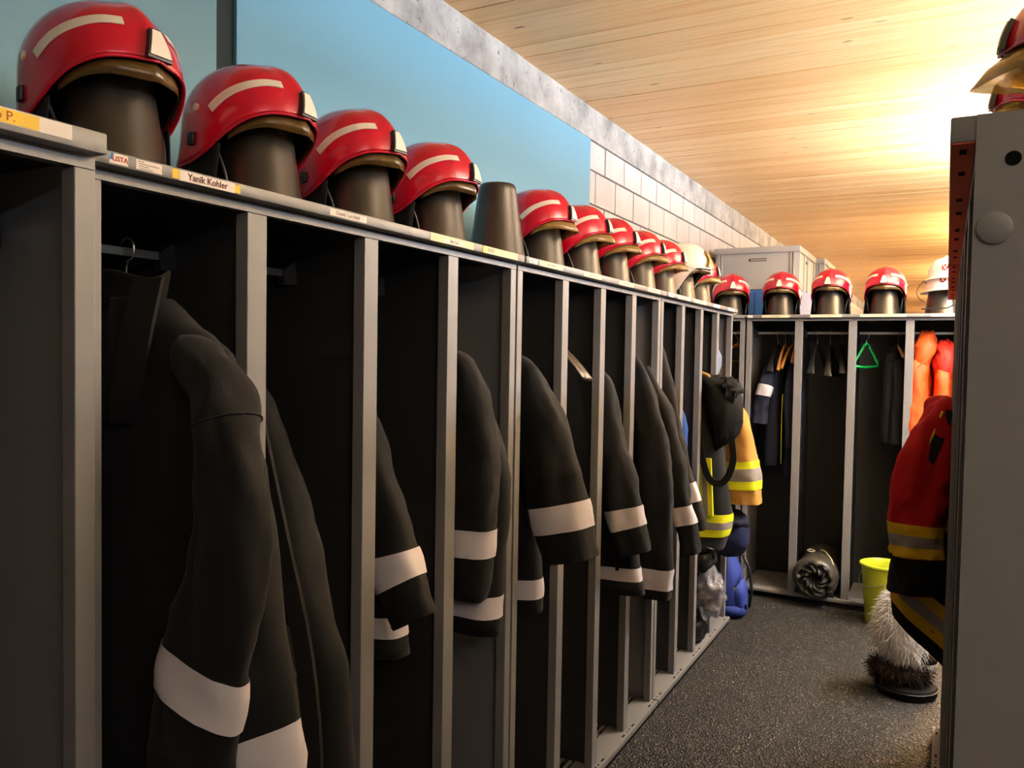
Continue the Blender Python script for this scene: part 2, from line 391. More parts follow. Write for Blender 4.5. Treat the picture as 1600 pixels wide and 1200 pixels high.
R1 = locker('near locker unit on the right, showing its plain grey steel side', (XR, 1.103 + 1.3555, 0), -PI / 2, lip=.031, red_bounce=True)
R2 = locker('far locker unit in the right row, behind the grey steel side', (XR, 1.103 + 1.3555 + .011 + 1.3555, 0), -PI / 2, lip=.031, red_bounce=True)
# side panel of the right unit: full sheet, with round cap and a hole
W1 = R1['_W']
part('side_sheet', MB().box(W1, W1 + .002, -.0005, .5, 0, 1.8705), 'steel', R1)
part('cover_cap', MB().lathe([(.0185, 0), (.0185, .003), (.015, .0045), (.004, .005)], 24), 'steel', R1, 30, (W1 + .002, .0215, 1.737), (0, PI / 2, 0))
part('screw_hole', MB().lathe([(.0085, 0), (.0085, .0008)], 16), 'hole', R1, False, (W1 + .002, .0375, 1.816), (0, PI / 2, 0))
# labels on the lids (local x runs along the unit)
yl = lambda Y: Y - S2
lip_label(L1, 1.349 - .177, .26, 'paper', None, h=.020, dz=.003)
lip_label(L1, 1.349 - .160, .135, 'yellow_tape', 'ro P.', .017, 'orangeink', h=.018, dz=.003, t=.0010, tdx=.020)
q = lip_label(L2, .040, .031, 'paper', 'LISTA', .0105, 'orangeink', h=.015, tdx=.002, bold=.0002)
part('logo_bar', MB().add([(-.0155, -.001, -.002), (-.0105, -.001, -.002), (-.0085, -.001, .0075), (-.0135, -.001, .0075)], [(0, 1, 2, 3)]), 'blueink', q)
q = lip_label(L2, .092, .046, 'paper', None, h=.015)
b = MB()
for i, (a, c) in enumerate(((-.02, -.009), (-.018, .018), (-.018, .0), (-.018, .007))): b.box(a, c, -.0009, -.0006, .0045 - i * .0035, .0056 - i * .0035)
part('small_print', b, 'greyink', q)
lip_label(L2, .142, .015, 'yellow_tape', h=.015, t=.0004); lip_label(L2, .268, .014, 'yellow_tape', h=.014, t=.0004, dz=-.001)
lip_label(L2, .205, .115, 'paper', 'Yanik Kohler', .0155, 'ink', h=.0165, dz=-.001, t=.0008, bold=.0002)
lip_label(L2, .565, .115, 'paper', 'David Lucchini', .0125, 'greyink', h=.014, t=.0008, tdx=-.002)
lip_label(L2, .965, .20, 'tape', None, h=.0195); lip_label(L2, .970, .095, 'paper', 'Nils Rüd', .0115, 'greyink', h=.012, t=.0012, dz=-.002)
lip_label(L2, 1.215, .19, 'tape', 'XXVS', .015, 'greyink', h=.019, tdx=-.06); lip_label(L2, 1.118, .012, 'yellow_tape', h=.019, t=.001)
lip_label(L3, .03, .026, 'paper', scribble=True, h=.014); lip_label(L3, .060, .026, 'paper', h=.014)
lip_label(L3, .17, .17, 'tape', scribble=True)
for i in range(1, 4): lip_label(L3, .17 + .335 * i, .16, 'tape', scribble=True)
lip_label(L4, .05, .07, 'paper', scribble=True); lip_label(L4, .25, .2, 'tape', scribble=True); lip_label(L4, .53, .22, 'tape', scribble=True); lip_label(L4, .86, .13, 'paper', scribble=True); lip_label(L4, 1.19, .14, 'paper', scribble=True)
lip_label(B1, .028, .03, 'paper', scribble=True, h=.016)
lip_label(B1, .19, .175, 'tape', scribble=True); lip_label(B1, .50, .19, 'tape', scribble=True); lip_label(B1, .83, .26, 'tape', scribble=True); lip_label(B1, 1.165, .14, 'paper', scribble=True)
for L in (L1, L2, L3, L4, B0, B1, R1, R2):
    for k in list(L.keys()):
        if k.startswith('_'): del L[k]

# ------------------------------------------------------------------ helmets and cones
def interp(tab, x): return sum(interp0(tab, abs(x + d) if x + d <= 180 else 360 - x - d) for d in (-14, -7, 0, 7, 14)) / 5
def interp0(tab, x):
    for (a, b), (c, d) in zip(tab, tab[1:]):
        if x <= c: t = (x - a) / (c - a); return b + (d - b) * t
    return tab[-1][1]
HH = .128
def hsurf(phi, th, off=0., Lf=.142, Lb=.152, Wd=.124):
    c, s = math.cos(phi), math.sin(phi)
    if th <= PI / 2: z = HH * math.cos(th); r = math.sin(th) ** .92
    else:
        d = (th - PI / 2) * HH; z = -d; q = d / .11
        r = 1 - .05 * q * q + (.12 * q * q if c < -.3 else 0) * min(1, (-c - .3) / .5)
    x = r * c * (Lf if c > 0 else Lb); y = r * s * Wd
    front = max(0, math.cos(phi)) if th > .1 else .5
    k = 1 + (.035 + .03 * front) * math.exp(-(y / .017) ** 2) * min(1, math.sin(min(th, PI / 2)) * 1.2 + .3) * (1 if x > -.06 else max(0, 1 - (-.06 - x) / .05))
    n = Vector((c / Lf * r, s / Wd * r, max(z, 0) / HH / HH)).normalized()
    return Vector((x * k, y, z * (k if z > 0 else 1))) + n * off
RIM = [(0, .010), (28, .009), (50, -.004), (68, -.032), (84, -.070), (98, -.092), (120, -.100), (150, -.104), (180, -.106)]
RIM_DEEP = [(0, .012), (30, .010), (52, -.002), (68, -.05), (82, -.12), (96, -.15), (120, -.15), (180, -.13)]
def thmax(phi, tab):
    z = interp(tab, abs(math.degrees(phi)))
    return math.acos(z / HH) if z > 0 else PI / 2 - z / HH
def wrap(a): return (a + PI) % (2 * PI) - PI
def shell(tab, off=0., trim=0., n=56, m=22):
    return MB().rings([[hsurf(2 * PI * j / n, max(.02, (thmax(wrap(2 * PI * j / n), tab) - trim) * i / m), off) for j in range(n)] for i in range(m + 1)], True, True, False)
def patch(path, hw, off, thick, n=24):
    R = []
    for i in range(n + 1):
        p = lerp_rows(path, i / n); q = lerp_rows(path, min(1, i / n + .01)); p0 = lerp_rows(path, max(0, i / n - .01))
        a = hsurf(p[0], p[1], off); t = (hsurf(q[0], q[1], off) - hsurf(p0[0], p0[1], off)).normalized()
        nn = (hsurf(p[0], p[1], off + .01) - a).normalized(); s = t.cross(nn).normalized()
        w_ = p[2] if len(p) > 2 else hw
        R.append([a - s * w_, a + s * w_, a + s * w_ - nn * thick, a - s * w_ - nn * thick])
    return MB().rings(R)
def make_helmet(name, label, color, tab=RIM, cloth=False, visor_out=.115, plate='stripe', stripes=True, strap=True, group=None, vmat='visor', vdrop=.030):
    T = thing(name, label, 'helmet', group=group)
    sh = part('shell', shell(tab), color, T, 'all')
    md = sh.modifiers.new('solid', 'SOLIDIFY'); md.thickness = .004; md.offset = 1
    part('inner_liner', shell(tab, -.014, .05, 36, 12), 'blackcloth', T, 'all')
    # edging bead
    n = 72; part('rim_edging', MB().tube([hsurf(2 * PI * j / n, thmax(wrap(2 * PI * j / n), tab), .0006) for j in range(n + 1)], .0028, 6), color, T, 'all')
    R = []
    for i in range(25):
        ph = rad(-72 + 6 * i); f = math.cos(ph) ** 1.5
        a = hsurf(ph, PI / 2, -.013); zb = interp(tab, abs(math.degrees(ph)))
        o1 = Vector((a.x, a.y, zb + .004)); o2 = Vector((a.x * (1 + visor_out * f), a.y * (1 + .03 * f), min(zb, .01) - vdrop * f - .004))
        R.append([o1, (o1 + o2) / 2 + Vector((.004 * f, 0, .003 * f)), o2])
    v = part('visor', MB().rings(R, False), vmat, T, 'all'); md = v.modifiers.new('solid', 'SOLIDIFY'); md.thickness = .0014
    for s in (-1, 1):
        if stripes: part('reflective_stripe', patch([(s * rad(86), rad(88)), (s * rad(72), rad(74)), (s * rad(57), rad(65)), (s * rad(40), rad(59)), (s * rad(22), rad(57))], .0088, .0022, .002), 'stripe', T, 30)
        a = hsurf(s * rad(102), rad(85), .001); nn = (hsurf(s * rad(102), rad(85), .011) - a).normalized(); q = nn.to_track_quat('Z', 'Y').to_euler()
        part('button', MB().lathe([(.0085, -.002), (.0085, .002), (.006, .004), (.001, .0045)], 16), 'stripe', T, 40, a, q)
        a = hsurf(s * rad(106), rad(112), .001); nn = (hsurf(s * rad(106), rad(112), .011) - a).normalized(); q = nn.to_track_quat('Z', 'Y').to_euler()
        part('clip', MB().box(-.011, .011, -.013, .013, -.002, .005, .002), 'black', T, 40, a, q)
    # front badge
    if plate:
        bk = part('badge_base', patch([(0, rad(62), .010), (0, rad(74), .0175), (0, rad(85), .0235)], 0, .005, .009, 8), 'black', T, 40)
        part('badge', patch([(0, rad(64), .0075), (0, rad(73.5), .0145), (0, rad(83), .0205)], 0, .0075, .005, 8), plate, T, 40)
    if strap:
        for s in (-1, 1):
            P = [(.01, s * .108, -.06), (.03, s * .100, -.11), (.035, s * .095, -.15), (.015, s * .1, -.165), (-.01, s * .105, -.12), (-.02, s * .105, -.07)]
            part('chin_strap', MB().tube([lerp_rows(P, i / 16) for i in range(17)], .0038, 6), 'black', T, 'all')
    if cloth:
        R = []
        for i in range(27):
            ph = rad(78 + i * (204 / 26)); a = hsurf(ph, PI / 2 + .5, -.006)
            col = []
            for k in range(9):
                t = k / 8; wv = 1 + .05 * t + .05 * math.sin(i * 1.3) * t
                col.append((a.x * wv * (1 - .08 * t), a.y * wv, -.06 - t * (.115 + .012 * math.sin(i * .9))))
            R.append(col)
        c = part('neck_cloth', MB().rings(R, False), 'blackcloth', T, 'all'); md = c.modifiers.new('solid', 'SOLIDIFY'); md.thickness = .003
    return T
GH = 'red fire helmets on cones'
CONE_H = .258; HZ = .177
cone_me = None
def make_cone(label):
    T = part('helmet_cone', MB().lathe([(.097, 0), (.097, .004), (.0945, .008), (.062, CONE_H - .024), (.060, CONE_H - .010), (.054, CONE_H - .002), (.044, CONE_H), (.002, CONE_H)], 40), 'cone', None, 50)
    tag(T, label, 'stand'); return T
helm = make_helmet('fire_helmet', 'x', 'red', group=GH, cloth=True)
helm_c = make_helmet('fire_helmet', 'red fire helmet with black neck cloth, facing forward on the back lockers', 'red', cloth=True, group=GH)
helm_v = make_helmet('fire_helmet', 'x', 'red', group=GH, visor_out=.27, vmat='visor_tan', vdrop=.034)
helm_w = make_helmet('fire_helmet', 'x', 'red', group=GH, visor_out=.42, vmat='visor_clear', vdrop=.05)
cone0 = make_cone('x')
used = [False, False]; first = {}
def put_helmet(x, y, z, rz, label, src=helm, tilt=(0, 0)):
    if src is not helm_c and src.name not in first: first[src.name] = 1; c = src; c.location = (x, y, z); c['label'] = label
    else: c = dup(src, (x, y, z), 0, label)
    c.rotation_euler = (tilt[0], tilt[1], rz); return c
def put_cone(x, y, z, label):
    if not used[1]: used[1] = True; c = cone0
    else: c = cone0.copy(); C.objects.link(c)
    c.location = (x, y, z); c['label'] = label; c['group'] = 'charcoal helmet cones'; return c
LT = 1.871; CX = -1.300
cen = [.7827 + u * U + k * .335 + .14375 for u in range(3) for k in range(4)]
ordn = ['first', 'second', 'third', 'fourth', 'fifth', 'sixth', 'seventh', 'eighth', 'ninth', 'tenth', 'eleventh', 'twelfth']
extra = ['largest and nearest the camera', 'above the second locker door opening', 'third along, with dangling black chin cords', 'beside the empty bare cone', None, 'just past the bare cone', 'in front of the white block wall', 'middle of the far cluster of five', 'fourth past the bare cone', 'right before the cream helmet', None, 'half hidden behind the cream helmet']
for i, y in enumerate(cen):
    jx = random.uniform(-.006, .006)
    put_cone(CX + jx, y, LT, 'charcoal plastic cone standing bare without a helmet in the left row' if i == 4 else f'charcoal cone under the {ordn[i]} helmet place counted from the left')
    if i in (4, 10): continue
    put_helmet(CX + jx - .018, y, LT + HZ, rad([-2, 3, -4, 2, 0, -3, 2, -6, 3, 0, 0, 4][i]), f'red fire helmet facing the aisle, {extra[i]}', helm_v if i > 4 else helm, tilt=(rad(random.uniform(-2, 2)), rad(random.uniform(-1, 4))))
ch = make_helmet('fire_helmet', 'cream white helmet with a tan front plate, near the far end of the left row', 'cream', tab=RIM_DEEP, plate=None, stripes=False, strap=True)
ch.location = (CX + .01, cen[10], LT + HZ + .012); ch.rotation_euler = (0, rad(2), 0); ch.scale = (1.06, 1.06, 1.1)
part('front_plate', patch([(0, rad(48), .006), (0, rad(58), .022), (0, rad(68), .020), (0, rad(78), .034), (0, rad(86), .06)], 0, .006, .005, 14), 'gold', ch, 40)
part('white_band', patch([(rad(-75), rad(88)), (rad(-30), rad(87)), (rad(30), rad(87)), (rad(75), rad(88))], .007, .008, .004, 20), 'stripe', ch, 40)
# back row helmets
BT = 1.8733; BY = 5.76
bx = [XB + k * PB + .1386 for k in range(4)]
helm_c.location = (bx[0] + .008, BY, BT + HZ); helm_c.rotation_euler = (0, 0, -PI / 2 + rad(3))
put_helmet(bx[1], BY, BT + HZ + .008, -PI / 2 - rad(2), 'red fire helmet facing forward, second from the left on the back lockers')
put_helmet(bx[2] + .002, BY, BT + HZ + .008, -PI / 2, 'red fire helmet facing forward, on the back lockers beside the white hard hats')
put_cone(bx[0], BY, BT, 'charcoal cone under the back-row helmet with neck cloth'); put_cone(bx[1], BY, BT, 'charcoal cone under the middle helmet of the back row')
put_cone(bx[2], BY, BT, 'charcoal cone under the back-row helmet beside the white hats'); put_cone(bx[3], BY, BT, 'glossy cone under the two stacked white hard hats')
x0 = XB - e - .012 - .17
put_cone(x0 + .02, BY - .06, BT, 'charcoal cone in the back corner, at the end of the left row')
dup(helm_c, (x0 + .03, BY - .06, BT + HZ - .01), 0, 'red fire helmet with neck cloth in the back corner, below the grey crate').rotation_euler = (0, 0, -PI / 2 + rad(18))
# helmets on the right lockers (only visors show)
for yy, lb in ((1.603, 'fire helmet with amber visor at the top right corner'), (1.938, 'fire helmet with amber visor, lower of two at the right photo edge')):
    put_cone(.222, yy, LT, 'cone under the ' + lb.replace('fire helmet', 'helmet'))
    put_helmet(.215, yy, LT + HZ + .040, PI, lb, helm_w)

# white hard hats
def hatsurf(ph, t, k=1.):
    H_ = .125; c, s = math.cos(ph), math.sin(ph)
    if t <= 1: th = t * PI / 2; z = H_ * math.cos(th) ** .8; r = math.sin(th) ** .75; x = r * c * .128; y = r * s * .102; 
    else: q = t - 1; z = -.012 * q - (.010 * q * abs(s)); x = c * (.128 + (.034 + .03 * max(0, c)) * q); y = s * (.102 + .028 * q)
    z += .014 * math.exp(-(y / .016) ** 2) * (1 if t < .75 else max(0, 1 - (t - .75) / .25))
    return Vector((x, y, z))
def make_hat(label, loc, lamp=False):
    T = thing('hard_hat', label, 'helmet', loc, -PI / 2 + rad(4), 'white hard hats')
    n = 48; sh = part('shell', MB().rings([[hatsurf(2 * PI * j / n, max(.01, t)) for j in range(n)] for t in [i / 14 for i in range(15)] + [1.03, 1.3, 1.7, 2.0]], True, True, False), 'white', T, 'all')
    md = sh.modifiers.new('solid', 'SOLIDIFY'); md.thickness = .003; md.offset = 1
    part('brim_edge', MB().tube([hatsurf(2 * PI * j / n, 2.0) for j in range(n + 1)], .003, 6), 'silvertape', T, 'all')
    a = hatsurf(rad(-8), .80); nn = Vector((.95, -.12, .28)).normalized()
    q = nn.to_track_quat('Z', 'Y').to_euler()
    sp = [(-.017, .018), (.017, .018), (.017, -.006), (.010, -.016), (0, -.021), (-.010, -.016), (-.017, -.006)]
    em = part('emblem', MB().rings([[(x, y, .001) for x, y in sp], [(x, y, .004) for x, y in sp]]), 'redcloth', T, False, a + nn * .002, q)
    b = MB()
    for s in (-1, 1):
        b.add([(s * -.010, -.013, .0045), (s * -.006, -.014, .0045), (s * .011, .008, .0045), (s * .007, .010, .0045)], [(0, 1, 2, 3)])
        b.add([(s * .012, .006, .0046), (s * .014, .013, .0046), (s * .007, .015, .0046), (s * .004, .010, .0046)], [(0, 1, 2, 3)])
    part('emblem_mark', b, 'stripe', em)
    if lamp: part('lamp_clip', MB().lathe([(.015, -.02), (.018, 0), (.018, .03), (.014, .036), (.002, .036)], 20), 'black', T, 40, (.125, .05, .035), (0, PI / 2, 0))
    else: part('chin_cord', MB().tube([(.05, -.125, -.02), (.045, -.15, -.05), (.05, -.165, -.09), (.06, -.15, -.13), (.08, -.12, -.155)], .0025, 6), 'black', T, 'all')
    return T
hx = bx[3] + .012
make_hat('lower white hard hat with red shield emblem, resting on the cone', (hx - .002, BY, BT + .160), True)
make_hat('upper white hard hat with red shield emblem, stacked on the other', (hx + .008, BY + .01, BT + .235))
o = part('strap', MB().tube([lerp_rows([(hx - .12, BY - .125, BT + .035), (hx - .05, BY - .128, BT + .037), (hx + .02, BY - .125, BT + .04), (hx + .06, BY - .12, BT + .06), (hx + .11, BY - .1, BT + .068)], i / 20) for i in range(21)], .004, 6), 'black', None, 'all')
tag(o, 'thin black strap across the glossy cone below the white hats', 'strap')

# ------------------------------------------------------------------ clothing
def wr(p, amp, sc=1., seed=0):
    return amp * (1.5 * noise.noise(Vector((p[0] * 15 * sc + seed, p[1] * 15 * sc + p[2] * 2, p[2] * 4 * sc))) + .9 * (.35 - abs(noise.noise(Vector((p[0] * 11 * sc + seed * 2 + p[2] * 5, p[1] * 13 * sc, p[2] * 9 * sc))))) + .3 * noise.noise(Vector((p[0] * 34 * sc + seed, p[1] * 34 * sc, p[2] * 24 * sc))))
class Tube:
    """hanging cloth tube: rows (x, y, z, half width, half thickness) along a path"""
    def __init__(s, rows, amp=.006, seed=0, n=44, power=3.0): s.rows = rows; s.amp = amp; s.seed = seed; s.n = n; s.pw = power
    def ring(s, t, off=0.):
        r = lerp_rows(s.rows, t); a = lerp_rows(s.rows, max(0, t - .03)); b = lerp_rows(s.rows, min(1, t + .03))
        T = (Vector(b[:3]) - Vector(a[:3])).normalized(); V = Vector((0, 1, 0)); Uv = V.cross(T).normalized()
        if Uv.x < 0: Uv = -Uv
        V = T.cross(Uv).normalized(); c = Vector(r[:3]); out = []
        for k in range(s.n):
            an = 2 * PI * k / s.n; ca, sa = math.cos(an), math.sin(an)
            e1 = math.copysign(abs(ca) ** (2 / s.pw), ca); e2 = math.copysign(abs(sa) ** (2 / s.pw), sa)
            d = (Uv * e1 * r[3] + V * e2 * r[4]); p = c + d
            p += d.normalized() * (wr(p, s.amp, 1, s.seed) + off); out.append(p)
        return out
    def mb(s, t0=0., t1=1., m=26, off=0., caps=True): return MB().rings([s.ring(t0 + (t1 - t0) * i / m, off) for i in range(m + 1)], True, caps, caps)
    def t_at_z(s, z):
        best = min(range(201), key=lambda i: abs(lerp_rows(s.rows, i / 200)[2] - z)); return best / 200
class Torso:
    """rows (z, u left, u right, half thickness), v centre"""
    def __init__(s, rows, vc, amp=.007, seed=0, n=40, power=2.8, tilt=0.): s.tilt = tilt; s.rows = rows; s.vc = vc; s.amp = amp; s.seed = seed; s.n = n; s.pw = power
    def ring(s, t, off=0.):
        z, a, b, h = lerp_rows(s.rows, t); c = (a + b) / 2; w_ = (b - a) / 2; out = []
        for k in range(s.n):
            an = 2 * PI * k / s.n; ca, sa = math.cos(an), math.sin(an)
            d = Vector((math.copysign(abs(ca) ** (2 / s.pw), ca) * w_, math.copysign(abs(sa) ** (2 / s.pw), sa) * h, 0)); p = Vector((c, s.vc, z)) + d
            p += Vector((ca, sa * 1.3, 0)) * (wr(p, s.amp, .8, s.seed) + off); p.z += s.tilt * (1 - t) * max(p.x - b, -.3); out.append(p)
        return out
    mb = Tube.mb
    def t_at_z(s, z): return min(range(201), key=lambda i: abs(lerp_rows(s.rows, i / 200)[0] - z)) / 200
def rel(rows, c, z0=False): return [tuple([r[0] - c[0], r[1] - c[1]] + list(r[2:])) for r in rows]
def make_hanger_parts(T, width, mat_, zhook=1.762, broad=False, drop=.055, bar=False, smooth='all'):
    """hanger arms along local x, hook over the rail; origin under the rail at floor level"""
    zt_ = zhook - .085; R = []
    for i in range(25):
        t = -1 + 2 * i / 24; x = t * width / 2; z = zt_ - drop * abs(t) ** 1.4 - (.03 if broad else .012) * max(0, abs(t) - .8) * 5 * .3
        hh = .013 * (1 - .35 * abs(t)); hy = .008 + (.018 * abs(t) ** 2 if broad else .003 * abs(t)); yy = .02 * t * t * (1 if broad else .6)
        R.append([(x, yy + hy * math.cos(a), z + hh * math.sin(a)) for a in [2 * PI * k / 10 for k in range(10)]])
    part('arms', MB().rings(R), mat_, T, smooth)
    P = [(0, 0, zt_ + .01), (0, 0, zt_ + .045), (.012, 0, zt_ + .055), (.022, 0, zt_ + .072), (.020, 0, zt_ + .092), (.004, 0, zt_ + .102), (-.014, 0, zt_ + .096), (-.020, 0, zt_ + .082)]
    part('hook', MB().tube([lerp_rows(P, i / 24) for i in range(25)], .0019, 6), 'chrome', T, 'all')
    if bar: part('trouser_bar', MB().tube([(-width * .44, .01, zt_ - drop * .8), (-width * .40, 0, zt_ - drop - .012), (width * .40, 0, zt_ - drop - .012), (width * .44, .01, zt_ - drop * .8)], .0045, 8), mat_, T, 'all')
def hanger(label, loc, rz, width=.42, mat_='wood', group=None, **kw):
    T = thing('clothes_hanger', label, 'hanger', loc, rz, group); make_hanger_parts(T, width, mat_, **kw); return T
def jacket(label, c, torso, sleeves, cloth='jacket', rz=0, seed=0, bands=(), hem=None, collar=True, bandmat=('refl',), name='jacket', cat='jacket', hook=True, amp=.0095, ref=None, group=None, cuff=True, tilt=0.):
    """rows in world numbers for rz=0 (left row) or local numbers when ref is given"""
    ref = ref or c; T = thing(name, label, cat, (c[0], c[1], 0), rz, group)
    ts = Torso([(z, a - ref[0], b - ref[0], h) for z, a, b, h in torso[0]], torso[1] - ref[1], amp, seed, tilt=tilt)
    part('torso', ts.mb(m=34), cloth, T, 'all')
    if hem:
        t0, t1 = ts.t_at_z(hem[0]), ts.t_at_z(hem[1]); part('hem_band', ts.mb(t0, t1, 6, .0022, False), hem[2] if len(hem) > 2 else 'refl', T, 'all')
    for i, rows in enumerate(sleeves):
        sl = Tube(rel(rows, ref), amp * 1.15, seed + 5 + i); sp = part('sleeve', sl.mb(m=48), cloth, T, 'all')
        if i < len(bands) and bands[i]:
            for k, bnd in enumerate(bands[i]):
                t0, t1 = sl.t_at_z(bnd[0]), sl.t_at_z(bnd[1]); part('sleeve_band', sl.mb(t0, t1, 6, .0036 + .0004 * k, False), bnd[2] if len(bnd) > 2 else 'refl', sp, 'all')
        if cuff: part('cuff', sl.mb(.945, .995, 4, .002, False), cloth, sp, 'all')
    if collar:
        z, a, b, h = torso[0][-1]; cx = (a + b) / 2 - ref[0]; hw = (b - a) / 2
        R = []
        for k in range(7):
            q = k / 6; R.append([(cx + (hw * (1.02 + .12 * q)) * math.cos(x), torso[1] - ref[1] + (h * (1.05 + .25 * q)) * math.sin(x), z - .02 + .062 * q + .008 * math.sin(3 * x)) for x in [2 * PI * j / 24 for j in range(24)]])
        cl = part('collar', MB().rings(R, True, False, False), cloth, T, 'all'); md = cl.modifiers.new('solid', 'SOLIDIFY'); md.thickness = .004
    if hook:
        P0 = ((torso[0][-1][1] + torso[0][-1][2]) / 2 - ref[0], torso[1] - ref[1], torso[0][-1][0] + .0)
        zt_ = 1.762; P = [(P0[0], P0[1], P0[2] - .02), (P0[0], P0[1], zt_ - .035), (P0[0] + .018, P0[1], zt_ - .02), (P0[0] + .018, P0[1], zt_ + .006), (P0[0], P0[1], zt_ + .016), (P0[0] - .016, P0[1], zt_ + .006)]
        part('hanger_hook', MB().tube([lerp_rows(P, i / 20) for i in range(21)], .0019, 6), 'chrome', T, 'all')
    return T
def torso_rows(xs, zs, xh, zh, xl=-1.575, hy=.07, mid=None):
    """left-row torso: shoulder tip (xs, zs), hem outer corner (xh, zh)"""
    xm, zm = mid or ((xs + xh) / 2, (zs + zh) / 2); xc = (xs + xl) / 2
    return [(zh, xl, xh, hy), (zh + (zm - zh) * .5, xl, (xh + xm) / 2, hy), (zm, xl, xm, hy), (zs - .10, xl, xs + (xm - xs) * .25, hy * .95), (zs - .03, xl + .01, xs, hy * .9), (zs + .015, xl + .06, xs - .06, hy * .72), (zs + .055, (xl + xc) / 2 + .02, (xs + xc) / 2 - .02, hy * .6), (zs + .085, xc - .075, xc + .075, hy * .55)]
# nearest jacket
Y = .955
SL1 = [(-1.12, .935, 1.598, .010, .022), (-1.075, .92, 1.578, .016, .030), (-1.03, .905, 1.545, .026, .036), (-.995, .893, 1.50, .038, .040), (-.968, .882, 1.44, .054, .040), (-.948, .874, 1.37, .068, .038), (-.946, .868, 1.28, .076, .034), (-.962, .864, 1.17, .078, .030), (-.986, .862, 1.07, .078, .027), (-1.010, .862, .98, .075, .026), (-1.030, .862, .895, .070, .025)]
J = jacket('nearest long charcoal jacket with pale bands, its sleeve hanging out of the first locker', (-1.37, Y),
       ([(.80, -1.575, -.885, .068), (1.0, -1.575, -.905, .068), (1.22, -1.575, -.945, .066), (1.40, -1.575, -.99, .064), (1.52, -1.57, -1.03, .06), (1.575, -1.56, -1.045, .055), (1.60, -1.53, -1.085, .05), (1.625, -1.48, -1.135, .045), (1.65, -1.43, -1.18, .04), (1.668, -1.39, -1.21, .036)], Y),
       [SL1],
       bands=[[(1.105, 1.028)]], hem=(.90, .985), seed=1, amp=.012, tilt=.5)
b = MB(); P = [(-1.185, .905, 1.70), (-1.178, .880, 1.62), (-1.190, .872, 1.54), (-1.215, .872, 1.455)]
R = []
for i in range(15):
    p = lerp_rows(P, i / 14); w_ = .030 * (1 if i < 12 else (1 - (i - 11) * .16)); R.append([(p[0] - w_ + 1.37, p[1] - Y, p[2]), (p[0] + w_ * .9 + 1.37, p[1] - Y + .012, p[2]), (p[0] + w_ * .9 + 1.37, p[1] - Y + .018, p[2]), (p[0] - w_ + 1.37, p[1] - Y + .006, p[2])])
part('lapel_flap', b.rings(R), 'jacket', J, 40)
sp = [q for q in J.children if q.name.startswith('sleeve')][0]
sl = Tube(rel(SL1, (-1.37, Y)), .012 * 1.15, 6)
r_ = sl.ring(.36, .0012); part('seam', MB().tube(r_ + r_[:1], .0016, 6), 'jacket', sp, 'all')
rg = [sl.ring(.36 + .62 * i / 40, .0012) for i in range(41)]; kk = min(range(44), key=lambda k: rg[20][k].y) + 3
part('seam', MB().tube([r[kk] for r in rg], .0013, 6), 'jacket', sp, 'all')
# second: open jacket with zip and satin lining
Y = 1.27
J = jacket('open charcoal jacket with brass zip and satin lining in the second locker', (-1.37, Y),
       ([(.70, -1.575, -1.045, .07), (.90, -1.575, -1.06, .07), (1.04, -1.57, -1.105, .068), (1.18, -1.57, -1.145, .065), (1.30, -1.57, -1.185, .06), (1.40, -1.56, -1.225, .055), (1.47, -1.5, -1.26, .05), (1.51, -1.44, -1.30, .04)], Y), [], seed=3, hook=True)
R = []
for i in range(13):
    p = lerp_rows([(-1.225, 1.46), (-1.185, 1.32), (-1.140, 1.17), (-1.10, 1.04), (-1.075, .92), (-1.062, .80), (-1.058, .70)], i / 12); R.append([(p[0] - .035 + 1.37, 1.195 - Y, p[1]), (p[0] + .006 + 1.37, 1.20 - Y, p[1]), (p[0] + .006 + 1.37, 1.208 - Y, p[1]), (p[0] - .035 + 1.37, 1.203 - Y, p[1])])
part('front_placket', MB().rings(R), 'jacketbrown', J, 40)
part('lining', MB().rings([[(x - .075 + 1.37 + .006 * math.sin(9 * z), 1.197 - Y + .004 * math.sin(40 * z), z), (x - .035 + 1.37, 1.196 - Y, z), (x - .035 + 1.37, 1.205 - Y, z), (x - .075 + 1.37, 1.205 - Y, z)] for x, z in ((-1.055, .70), (-1.06, .80), (-1.07, .90), (-1.085, .98), (-1.10, 1.03))]), 'lining', J, 'all')
zb = MB()
for i in range(30): zb.box(-1.128 + 1.37 - .0009 * (30 - i) * 0 + i * -.0012, -1.122 + 1.37 + i * -.0012, 1.188 - Y, 1.192 - Y, .94 + i * .006, .943 + i * .006)
part('zip', zb, 'gold', J)
part('collar_point', MB().rings([[(-1.27 + 1.37, 1.19 - Y, 1.43), (-1.215 + 1.37, 1.185 - Y, 1.455), (-1.225 + 1.37, 1.195 - Y, 1.40)], [(-1.27 + 1.37, 1.2 - Y, 1.43), (-1.215 + 1.37, 1.195 - Y, 1.455), (-1.225 + 1.37, 1.205 - Y, 1.40)]]), 'jacketblue', J)
def std(label, Y, sl, hem, zs, xs, seed, band, hemband=True, cloth='jacket', hy=.065, mid=None, vs=-.05, more=(), morebands=(), hsv=.055):
    rows = [(x, Y + vs, z, h, min(h * .66, hsv)) for x, z, h in sl]
    return jacket(label, (-1.37, Y), (torso_rows(xs, zs, hem[0], hem[1], hy=hy, mid=mid), Y + .02), [rows] + list(more), cloth, seed=seed, bands=[band] + list(morebands), hem=(hem[1] + .05, hem[1] + .105) if hemband else None)
std('charcoal jacket in the third locker, banded cuff swinging outward, darkest of the row', 1.60, [(-1.30, 1.50, .04), (-1.255, 1.40, .055), (-1.21, 1.28, .06), (-1.17, 1.17, .062), (-1.135, 1.065, .064), (-1.10, 1.0, .060), (-1.075, .955, .055)], (-1.16, .83), 1.48, -1.28, 11, [(1.105, 1.035)])
